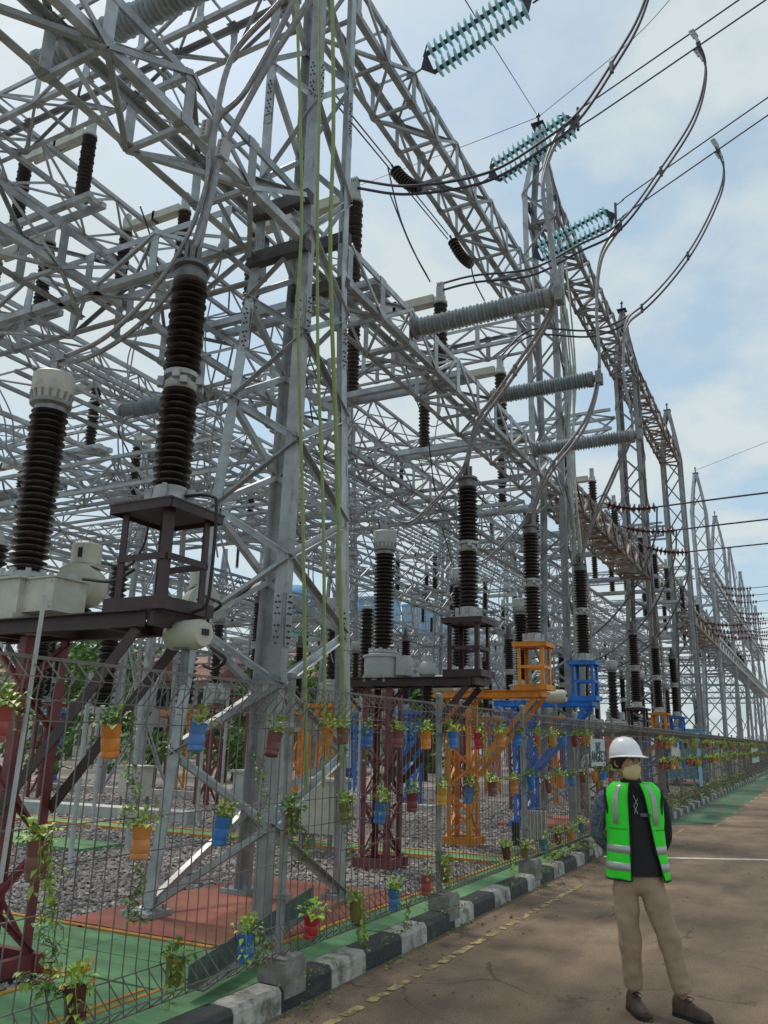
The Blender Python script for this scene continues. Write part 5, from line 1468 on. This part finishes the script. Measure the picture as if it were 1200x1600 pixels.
for i in range(2600):
    y = rg.uniform(20, 44) if rg.random() < .75 else rg.uniform(11, 20)
    h = 0.42 if y > 20 else .12
    leaf(b, Vector((FX+rg.uniform(-.12, .12), y, 0.17+rg.random()**1.3*h)), Vector((rg.uniform(-1, 1), rg.uniform(-1, 1), rg.uniform(0, 1))), rg.uniform(.05, .10))
tag(b.build('low_hedge', mat('hedge_leaf', (0.10, 0.17, 0.03), .6, var=.5, col2=(0.30, 0.32, 0.06), scale=4), kind='stuff'), 'low yellow green hedge along the foot of the far fence', 'hedge')
b = MB()
for i in range(420):
    y = rg.choice((5.04, 6.4, 7.7, 9.2, 10.4, 13.1))+rg.gauss(0, .22)
    leaf(b, Vector((KX+.04+abs(rg.gauss(0, .05)), y, rg.choice((.01, .2, .19)))), Vector((rg.uniform(-.2, 1), rg.uniform(-1, 1), rg.uniform(0, 1))), rg.uniform(.02, .045))
b.build('kerb_weeds', LEAFM, kind='stuff')
# flowers of the bottom left pot
p = bp(118, 1530, x=FX+.1); b = MB()
for i in range(7):
    q = Vector((rg.uniform(-.02, .05), rg.uniform(-.12, .12), rg.uniform(-.02, .07)))
    for k in range(5):
        a = k*1.256; leaf(b, q, Vector((.5, math.cos(a), math.sin(a))), .018)
tag(b.build('marigold_flowers', mat('petal', (0.7, 0.25, 0.02), .6), None, loc=p), 'small orange flowers around the bottom left pot', 'flowers')

for o in list(COL.objects):
    g = o.get('group')
    if g in ('far disconnectors on the yard girders', 'maroon supports deep in the yard', 'blue supports deep in the yard', 'orange supports deep in the yard', 'lattice towers deep in the switchyard', 'current transformers deep in the yard', 'post insulators deep in the yard'):
        d = 'nearer' if o.location.y < 18 else ('mid distance' if o.location.y < 40 else 'farthest')
        x_ = o.location.x
        if 'disconnectors' in g: x_ = min((Vector(v.co).x for c in o.children[:1] for v in c.data.vertices), default=-9)
        r_ = 'just behind the fence side row' if x_ > -10 else ('in the middle of the yard' if x_ > -22 else 'towards the far left of the yard')
        o['label'] = {'far disconnectors on the yard girders': 'disconnector pair', 'maroon supports deep in the yard': 'maroon support', 'blue supports deep in the yard': 'blue support', 'orange supports deep in the yard': 'orange support', 'lattice towers deep in the switchyard': 'galvanised lattice tower', 'current transformers deep in the yard': 'current transformer', 'post insulators deep in the yard': 'two tier post insulator'}[g]+', '+d+', '+r_
# ------------------------------------------------------------------ the man
vd = Vector((-1.16, 6.12, 0))
def px2loc(px): return (px-1018)/239.0
man = thing('person', 'person in white helmet, green reflective vest, black shirt, khaki trousers, mask on, hands behind back', 'person', (-1.25, 6.08, 0.0), math.atan2(-vd.x, vd.y)*1.0)
man.location = (-1.19, 6.10, 0)
SK = mat('skin', (0.40, 0.215, 0.135), 0.5, var=.12, scale=14)
HAIR = mat('hair', (0.012, 0.010, 0.009), 0.6)
KHAKI = mat('khaki_cloth', (0.37, 0.265, 0.18), 0.85, var=.16, scale=5, bump=.35, bscale=14, stretch=(1, 1, .5))
BSH = mat('black_cloth', (0.010, 0.010, 0.012), 0.8, bump=.3, bscale=16)
KNIT = mat('blue_grey_knit', (0.055, 0.075, 0.115), 0.9, col2=(0.16, 0.19, 0.25), scale=55, thr=(.42, .6), bump=.5, bscale=90)
HIVIS = mat('hivis_green', (0.035, 0.83, 0.03), 0.6, var=.08, scale=6, bump=.45, bscale=9)
REFL = mat('reflective_tape', (0.42, 0.44, 0.42), 0.35, .2, var=.12, scale=10)
HELM = mat('helmet_white', (0.80, 0.80, 0.82), 0.25, var=.02)
MASK = mat('mask_cream', (0.62, 0.52, 0.26), 0.8, var=.06, bump=.2, bscale=30)
SHOE = mat('shoe_leather', (0.075, 0.045, 0.032), 0.6, var=.4, scale=8, spot=(20, .5, (.14, .10, .07), .5, .7))
def skin(name, pts, edges, m, parent, root=0, sub=2, pinch=None):
    me = bpy.data.meshes.new(name); me.from_pydata([p[:3] for p in pts], edges, []); me.materials.append(m)
    o = bpy.data.objects.new(name, me); COL.objects.link(o); o.parent = parent
    md_ = o.modifiers.new('skin', 'SKIN')
    for i, p in enumerate(pts):
        r = p[3] if len(p) > 3 else .05; r2 = p[4] if len(p) > 4 else r
        me.skin_vertices[0].data[i].radius = (r, r2); me.skin_vertices[0].data[i].use_root = (i == root)
    md_.use_smooth_shade = True
    s2 = o.modifiers.new('sub', 'SUBSURF'); s2.levels = sub; s2.render_levels = sub
    return o
def loft(b, rings, n=28, a0=None, a1=None, cap=True, mi=0):
    """rings: (cx, cy, z, rx, ry[, a0, a1]); angle 0 = front (-Y), positive towards +X"""
    vs = []
    for rg_ in rings:
        cx_, cy_, z_, rx_, ry_ = rg_[:5]
        A0, A1 = (rg_[5], rg_[6]) if len(rg_) > 5 else (-math.pi, math.pi)
        for k in range(n+1):
            a = A0+(A1-A0)*k/n
            vs.append((cx_+rx_*math.sin(a), cy_-ry_*math.cos(a), z_))
    fs = []
    for i in range(len(rings)-1):
        for k in range(n):
            q = i*(n+1)+k; fs.append((q, q+1, q+n+2, q+n+1))
    if cap:
        fs.append(tuple(range(n, -1, -1))); fs.append(tuple(range((len(rings)-1)*(n+1), len(rings)*(n+1))))
    b.add(vs, fs, mi)
# body: one continuous skin surface (torso, neck, arms to the fingers, legs)
BP_ = [(0, 0, .90, .12, .09), (0, 0, 1.12, .12, .085), (0, 0.01, 1.33, .13, .08), (-.01, 0, 1.44, .05), (-.03, -.01, 1.50, .048),
       (-.19, .01, 1.36, .045), (-.245, .05, 1.12, .036), (-.10, .165, .97, .026), (-.03, .185, .945, .030),
       (.16, .02, 1.35, .045), (.20, .09, 1.12, .034), (.10, .175, .97, .026), (.02, .20, .955, .030),
       (-.09, 0, .84, .075), (-.075, -.01, .48, .05), (-.070, .02, .10, .035), (.09, 0, .84, .075), (.155, -.02, .50, .05), (.238, 0, .10, .035)]
BE = [(0, 1), (1, 2), (2, 3), (3, 4), (2, 5), (5, 6), (6, 7), (7, 8), (2, 9), (9, 10), (10, 11), (11, 12), (0, 13), (13, 14), (14, 15), (0, 16), (16, 17), (17, 18)]
body = skin('body', BP_, BE, SK, man)
for s_, (hx, hy, hz) in ((-1, (-.03, .185, .945)), (1, (.02, .20, .955))):
    for k, L in enumerate((.065, .075, .07, .055)):
        o_ = (k-1.5)*.018
        skin('finger', [(hx, hy, hz+o_, .011), (hx-s_*L*.5, hy+.012, hz+o_-.004, .009), (hx-s_*L, hy+.004, hz+o_-.012, .0075)], [(0, 1), (1, 2)], SK, man, sub=1)
    skin('thumb', [(hx+s_*.02, hy, hz+.02, .012), (hx, hy+.01, hz+.05, .010), (hx-s_*.02, hy+.01, hz+.065, .008)], [(0, 1), (1, 2)], SK, man, sub=1)
# trousers
tr = skin('trousers', [(0, 0.01, 0.93, 0.1395, 0.09765), (0, 0.01, 0.86, 0.1469, 0.107), (-0.088, 0, 0.76, 0.09672, 0.09672), (-0.088, -0.005, 0.69, 0.09114, 0.093), (-0.086, -0.01, 0.61, 0.08556, 0.08835), (-0.082, -0.015, 0.54, 0.07812, 0.08184), (-0.078, -0.02, 0.47, 0.07626, 0.07998), (-0.074, -0.01, 0.39, 0.07626, 0.07812), (-0.072, 0, 0.31, 0.07254, 0.0744), (-0.07, 0.01, 0.24, 0.0651, 0.06882), (-0.07, 0.018, 0.17, 0.0651, 0.06882), (-0.07, 0.02, 0.125, 0.06138, 0.0651),
                      (0.088, 0, 0.76, 0.09672, 0.09672), (0.104, -0.005, 0.69, 0.09114, 0.093), (0.124, -0.01, 0.61, 0.08556, 0.08835), (0.146, -0.02, 0.54, 0.07812, 0.08184), (0.166, -0.025, 0.47, 0.07626, 0.07998), (0.184, -0.015, 0.39, 0.07626, 0.07812), (0.202, -0.005, 0.31, 0.07254, 0.0744), (0.22, 0, 0.24, 0.06696, 0.06882), (0.232, 0, 0.175, 0.06882, 0.07254), (0.238, 0, 0.13, 0.06324, 0.06696)],
          [(0, 1), (1, 2), (2, 3), (3, 4), (4, 5), (5, 6), (6, 7), (7, 8), (8, 9), (9, 10), (10, 11), (1, 12), (12, 13), (13, 14), (14, 15), (15, 16), (16, 17), (17, 18), (18, 19), (19, 20), (20, 21)], KHAKI, man, root=1, sub=3)
tx = bpy.data.textures.new('cloth_folds', 'CLOUDS'); tx.noise_scale = 0.085; tx.noise_depth = 1
dm = tr.modifiers.new('folds', 'DISPLACE'); dm.texture = tx; dm.strength = 0.024; dm.mid_level = 0.55
# shirt torso and collar
b = MB(); loft(b, [(0, .01, .845, .176, .134), (0, .01, .90, .176, .130), (0, .01, 1.05, .170, .12), (0, .01, 1.2, .178, .122), (0, .01, 1.32, .185, .115), (0, .01, 1.38, .165, .095), (0, .005, 1.415, .11, .075), (-.01, 0, 1.44, .068, .066), (-.012, -.002, 1.47, .062, .062)], 30); b.build('shirt', BSH, man, smooth=True)
b = MB()
for s_ in (-1, 1):
    b.add([(s_*.012-.01, -.075, 1.425), (s_*.065-.01, -.055, 1.45), (s_*.10, -.085, 1.375), (s_*.05, -.112, 1.35)], [(0, 1, 2, 3)] if s_ > 0 else [(3, 2, 1, 0)])
co = b.build('collar', BSH, man); sd = co.modifiers.new('thick', 'SOLIDIFY'); sd.thickness = .006
# sleeves: knitted jumper under the vest
for s_, m_ in ((-1, KNIT), (1, BSH)):
    if s_ < 0: pts = [(-.165, .01, 1.375, .06, .06), (-.215, .02, 1.30, .062, .062), (-.248, .04, 1.19, .056, .058), (-.258, .07, 1.08, .054, .054), (-.20, .13, 1.0, .045), (-.12, .165, .97, .037)]
    else: pts = [(.15, .02, 1.36, .05, .06), (.180, .035, 1.29, .05, .058), (.196, .07, 1.18, .048, .052), (.200, .10, 1.08, .046, .048), (.17, .14, 1.0, .042), (.11, .17, .97, .036)]
    skin('sleeve', pts, [(i, i+1) for i in range(5)], m_, man, sub=2, root=0)
# vest: two front panels joined round the back
def vr(z):
    t_ = (z-.80)/(1.40-.80)
    rx = .198 - .012*math.sin(t_*3.0) + (.006 if t_ < .3 else 0)
    ry = .140
    if z > 1.33:
        u = (z-1.33)/.13; rx = rx*(1-u*u*.55); ry = ry*(1-.35*u*u)
    return rx, ry
def gap(z):   # half open front, wider towards the hem
    t_ = max(0, min(1, (z-.82)/(1.42-.82)))
    return (R(-9-2*(1-t_)), R(54-36*t_**.8))
zs_ = [.815, .825, .87, .93, 1.0, 1.07, 1.14, 1.2, 1.26, 1.32, 1.36, 1.39, 1.415, 1.435]
def vest_ring(z, off=0.0, lo=None, hi=None):
    rx, ry = vr(z); gl, gr = gap(z)
    return (0, .012, z, rx+off, ry+off, gr if lo is None else lo, 2*math.pi+gl if hi is None else hi)
b = MB(); loft(b, [vest_ring(z) for z in zs_], 44, cap=False)
import math as _m
b.v = [(x*(1+.016*_m.sin(z*38+x*31)), y*(1+.050*_m.sin(z*33+x*27)*_m.sin(z*11+x*9)*(1 if y < 0 else .3)), z+(.006*_m.sin(x*40) if z < .83 else 0)) for x, y, z in b.v]
ve = b.build('vest', HIVIS, man, smooth=True); sd = ve.modifiers.new('thick', 'SOLIDIFY'); sd.thickness = .007; sd.offset = 1
def band(z0, z1):
    b = MB(); loft(b, [vest_ring(z0, .010), vest_ring((z0+z1)/2, .0115), vest_ring(z1, .010)], 44, cap=False)
    o = b.build('reflective_band', REFL, man, smooth=True); sd = o.modifiers.new('t', 'SOLIDIFY'); sd.thickness = .002
band(.875, .925); band(.985, 1.035)
# vertical reflective braces over the shoulders, and chest pocket seams
for s_ in (-1, 1):
    b = MB(); rows_ = []
    for z in (1.17, 1.24, 1.31, 1.37, 1.41, 1.435):
        rx, ry = vr(z); a = (R(-40) if s_ < 0 else R(46))*(1+ (z-1.17)*(-.4 if s_ < 0 else -.5)); dw = R(6.5)
        rows_.append((0, .012, z, rx+.011, ry+.011, a-dw, a+dw))
    loft(b, rows_, 5, cap=False); o = b.build('reflective_stripe', REFL, man, smooth=True); sd = o.modifiers.new('t', 'SOLIDIFY'); sd.thickness = .002
    b = MB(); rows_ = []
    for z in (1.135, 1.142):
        rx, ry = vr(z); rows_.append((0, .012, z, rx+.0105, ry+.0105, (R(-62) if s_ < 0 else R(42)), (R(-14) if s_ < 0 else R(75))))
    loft(b, rows_, 10, cap=False); b.build('pocket_seam', mat('dark_green_seam', (.02, .35, .02), .7), man)
# black piping along the openings, hem and armholes
b = MB()
b.tube([( (vr(z)[0]+.008)*math.sin(gap(z)[0]), .012-(vr(z)[1]+.008)*math.cos(gap(z)[0]), z) for z in zs_], .0055, 6)
b.tube([( (vr(z)[0]+.008)*math.sin(gap(z)[1]), .012-(vr(z)[1]+.008)*math.cos(gap(z)[1]), z) for z in zs_], .0055, 6)
for A, B in ((gap(.815)[1], 2*math.pi+gap(.815)[0]),):
    b.tube([((vr(.815)[0]+.006)*math.sin(A+(B-A)*k/30), .012-(vr(.815)[1]+.006)*math.cos(A+(B-A)*k/30), .815) for k in range(31)], .006, 6)
for s_ in (-1, 1):
    pts = []
    for k in range(17):
        a = k*2*math.pi/16; pts.append((s_*(.180+.012*math.cos(a)), .012+.062*math.sin(a), 1.29+.105*math.cos(a)))
    b.tube(pts, .011, 7)
b.build('piping', BSH, man, smooth=True)
# lanyard and badge clip
b = MB(); b.tube([(.0, -.115, 1.36), (.025, -.122, 1.30), (.0, -.127, 1.24)], .002, 5); b.tube([(.03, -.115, 1.34), (.0, -.124, 1.29), (.025, -.127, 1.24)], .002, 5); b.build('lanyard', REFL, man)
b = MB(); b.box((.075, -.118, 1.235), (.07, .006, .022)); b.build('shirt_badge', mat('badge_grey', (.12, .12, .13), .5), man)
# head, in its own frame, turned to the picture's right
hd = bpy.data.objects.new('head', None); COL.objects.link(hd); hd.parent = man
hd.location = (-.034, -.012, 1.572); hd.rotation_euler = (0, R(2), R(48))
def headmesh():
    b = MB(); n, mrows = 36, 26; vs = []
    for i in range(mrows+1):
        ph = math.pi*i/mrows
        for k in range(n):
            th_ = 2*math.pi*k/n
            x = math.sin(ph)*math.sin(th_); y = -math.sin(ph)*math.cos(th_); z = math.cos(ph)
            X, Y, Z = x*.074, y*.096, z*.115
            if z < 0: X *= 1-.30*z*z; Y *= 1-.10*z*z if y < 0 else 1-.35*z*z
            if y < -.3:
                g = lambda cx_, cz_, sx, sz: math.exp(-((X-cx_)/sx)**2-((Z-cz_)/sz)**2)
                Y -= .026*g(0, -.022, .012, .024)+.012*g(0, .002, .009, .022)
                Y -= .008*g(0, .030, .045, .011)
                Y += .013*g(-.031, .008, .017, .012)+.013*g(.031, .008, .017, .012)
                Y -= .009*g(0, -.062, .022, .010); Y -= .008*g(0, -.100, .022, .014)
            vs.append((X, Y, Z))
    fs = [(i*n+k, i*n+(k+1) % n, (i+1)*n+(k+1) % n, (i+1)*n+k) for i in range(mrows) for k in range(n)]
    b.add(vs, fs)
    for s_ in (-1, 1):       # ears
        b.lathe([(0.012, -.006), (.026, -.002), (.029, .004), (.022, .008), (.015, .003)], (s_*.074, .008, -.008), (s_*1, -.25, .0), 12)
    return b.build('face', SK, hd, smooth=True)
headmesh()
b = MB()
for s_ in (-1, 1): b.lathe([(.001, -.0125), (.009, -.009), (.0125, 0), (.009, .009), (.001, .0125)], (s_*.031, -.077, .008), (0, 1, 0), 12)
b.build('eye', mat('eye_white', (.5, .48, .45), .2), hd, smooth=True)
b = MB()
for s_ in (-1, 1):
    b.lathe([(.0055, 0), (.005, .002)], (s_*.031, -.0885, .008), (0, -1, 0), 10)
    b.tube([(s_*.018, -.0905, .024), (s_*.032, -.091, .029), (s_*.047, -.083, .025)], .004, 6)
    b.tube([(s_*.019, -.0885, .0155), (s_*.031, -.091, .018), (s_*.044, -.084, .014)], .0022, 5)
b.build('brow_and_iris', HAIR, hd)
b = MB(); loft(b, [(0, .012, -.045, .068, .085, R(75), R(285)), (0, .01, .0, .0775, .098, R(62), R(298)), (0, .005, .03, .079, .1, R(50), R(310)), (0, .0, .06, .078, .1, R(10), R(350))], 30, cap=False)
h_ = b.build('hair', HAIR, hd, smooth=True); sd = h_.modifiers.new('t', 'SOLIDIFY'); sd.thickness = .008; sd.offset = 1
b = MB(); rows_ = []
for z, rx, ry, a in ((-.120, .022, .064, 60), (-.108, .046, .083, 72), (-.088, .060, .096, 78), (-.06, .069, .105, 76), (-.035, .069, .109, 68), (-.018, .054, .106, 50), (-.004, .026, .103, 38)):
    rows_.append((0, 0.0, z, rx, ry, R(-a), R(a)))
loft(b, rows_, 18, cap=False)
b.v = [(x, y-.014*max(0, 1-abs(x)/.045), z) for x, y, z in b.v]
ma = b.build('face_mask', MASK, hd, smooth=True); sd = ma.modifiers.new('t', 'SOLIDIFY'); sd.thickness = .003
b = MB()
for s_ in (-1, 1):
    b.tube([(s_*.058, -.062, -.035), (s_*.074, -.02, -.02), (s_*.079, .012, .0)], .0018, 5); b.tube([(s_*.052, -.05, -.095), (s_*.072, -.01, -.05), (s_*.079, .014, -.015)], .0018, 5)
b.build('mask_strap', MASK, hd)
b = MB(); rows_ = []
for z, rx, ry, cy_ in ((.022, .098, .122, -.004), (.030, .101, .126, -.004), (.05, .098, .121, 0), (.08, .092, .114, .002), (.11, .080, .100, .003), (.135, .062, .079, .004), (.150, .040, .053, .005), (.158, .012, .018, .005)):
    rows_.append((0, cy_, z, rx, ry))
loft(b, rows_, 36, cap=False)
b.add([(0, .005, .160)], []); 
base = 7*37
b.f.extend([(base+k, base+k+1, len(b.v)-1) for k in range(36)]); b.m.extend([0]*36)
he = b.build('helmet_shell', HELM, hd, smooth=True)
he.rotation_euler = (R(-5), 0, 0); he.location = (0, .004, .018)
b = MB(); vs = []
for rr, zz in ((1.0, .026), (1.17, .016), (1.17, .012), (1.0, .020)):
    for k in range(37):
        a = -math.pi+2*math.pi*k/36
        ext = 1+(rr-1)*(max(0, math.cos(a))**1.2*2.1+.35)
        vs.append((.099*ext*math.sin(a), -.004-.123*ext*math.cos(a), zz-(ext-1)*.02*max(0, math.cos(a))))
b.add(vs, [(i*37+k, i*37+k+1, ((i+1) % 4)*37+k+1, ((i+1) % 4)*37+k) for i in range(4) for k in range(36)])
br_ = b.build('helmet_brim', HELM, hd, smooth=True); br_.rotation_euler = (R(-5), 0, 0); br_.location = (0, .004, .018)
b = MB(); b.bar((0, -.116, .05), (0, -.06, .148), .014, .006, (0, -1, 1)); b.bar((0, -.06, .150), (0, .07, .150), .014, .006); b.build('helmet_ridge', HELM, hd, loc=(0, .004, .018))
# neck
b = MB(); loft(b, [(-.01, .0, 1.42, .056, .058), (-.025, -.002, 1.47, .052, .055), (-.035, -.006, 1.53, .05, .055)], 20); b.build('neck', SK, man, smooth=True)
# shoes
def shoe(loc, rz):
    e = bpy.data.objects.new('shoe', None); COL.objects.link(e); e.parent = man; e.location = loc; e.rotation_euler = (0, 0, rz)
    b = MB(); vs = []; n = 20
    prof = [(.07, .028, .085), (.065, .036, .105), (.03, .039, .112), (-.01, .040, .105), (-.05, .042, .080), (-.10, .046, .062), (-.145, .047, .052), (-.175, .040, .046), (-.195, .024, .034)]
    for y_, w_, h_ in prof:
        for k in range(n):
            a = 2*math.pi*k/n; x_ = w_*math.cos(a); z_ = .022+max(0, math.sin(a))**.8*h_ if math.sin(a) > 0 else .022+.006*math.sin(a)
            vs.append((x_, y_, z_))
    b.add(vs, [(i*n+k, (i+1)*n+k, (i+1)*n+(k+1) % n, i*n+(k+1) % n) for i in range(len(prof)-1) for k in range(n)]+[tuple(range(n)), tuple(range(len(prof)*n-1, (len(prof)-1)*n-1, -1))])
    b.build('upper', SHOE, e, smooth=True)
    b = MB(); pts = [(w_*1.10, y_) for y_, w_, h_ in prof]+[(-w_*1.10, y_) for y_, w_, h_ in prof[::-1]]
    m_ = len(pts); b.add([(x, y, 0.0) for x, y in pts]+[(x, y, .026) for x, y in pts], [tuple(range(m_))[::-1], tuple(range(m_, 2*m_))]+[(i, (i+1) % m_, m_+(i+1) % m_, m_+i) for i in range(m_)]); b.build('sole', BLACK, e)
    b = MB()
    for k in range(4):
        y_ = -.03-.022*k; z_ = .122-.012*k-.006*k; b.tube([(-.026, y_, z_-.008), (0, y_-.008, z_+.006), (.026, y_, z_-.008)], .0028, 5)
    b.tube([(0, -.03, .128), (.025, -.045, .122), (.03, -.06, .108)], .0025, 5); b.build('lace', BSH, e)
shoe((-.070, .02, 0), R(22)); shoe((.236, .02, 0), R(52))
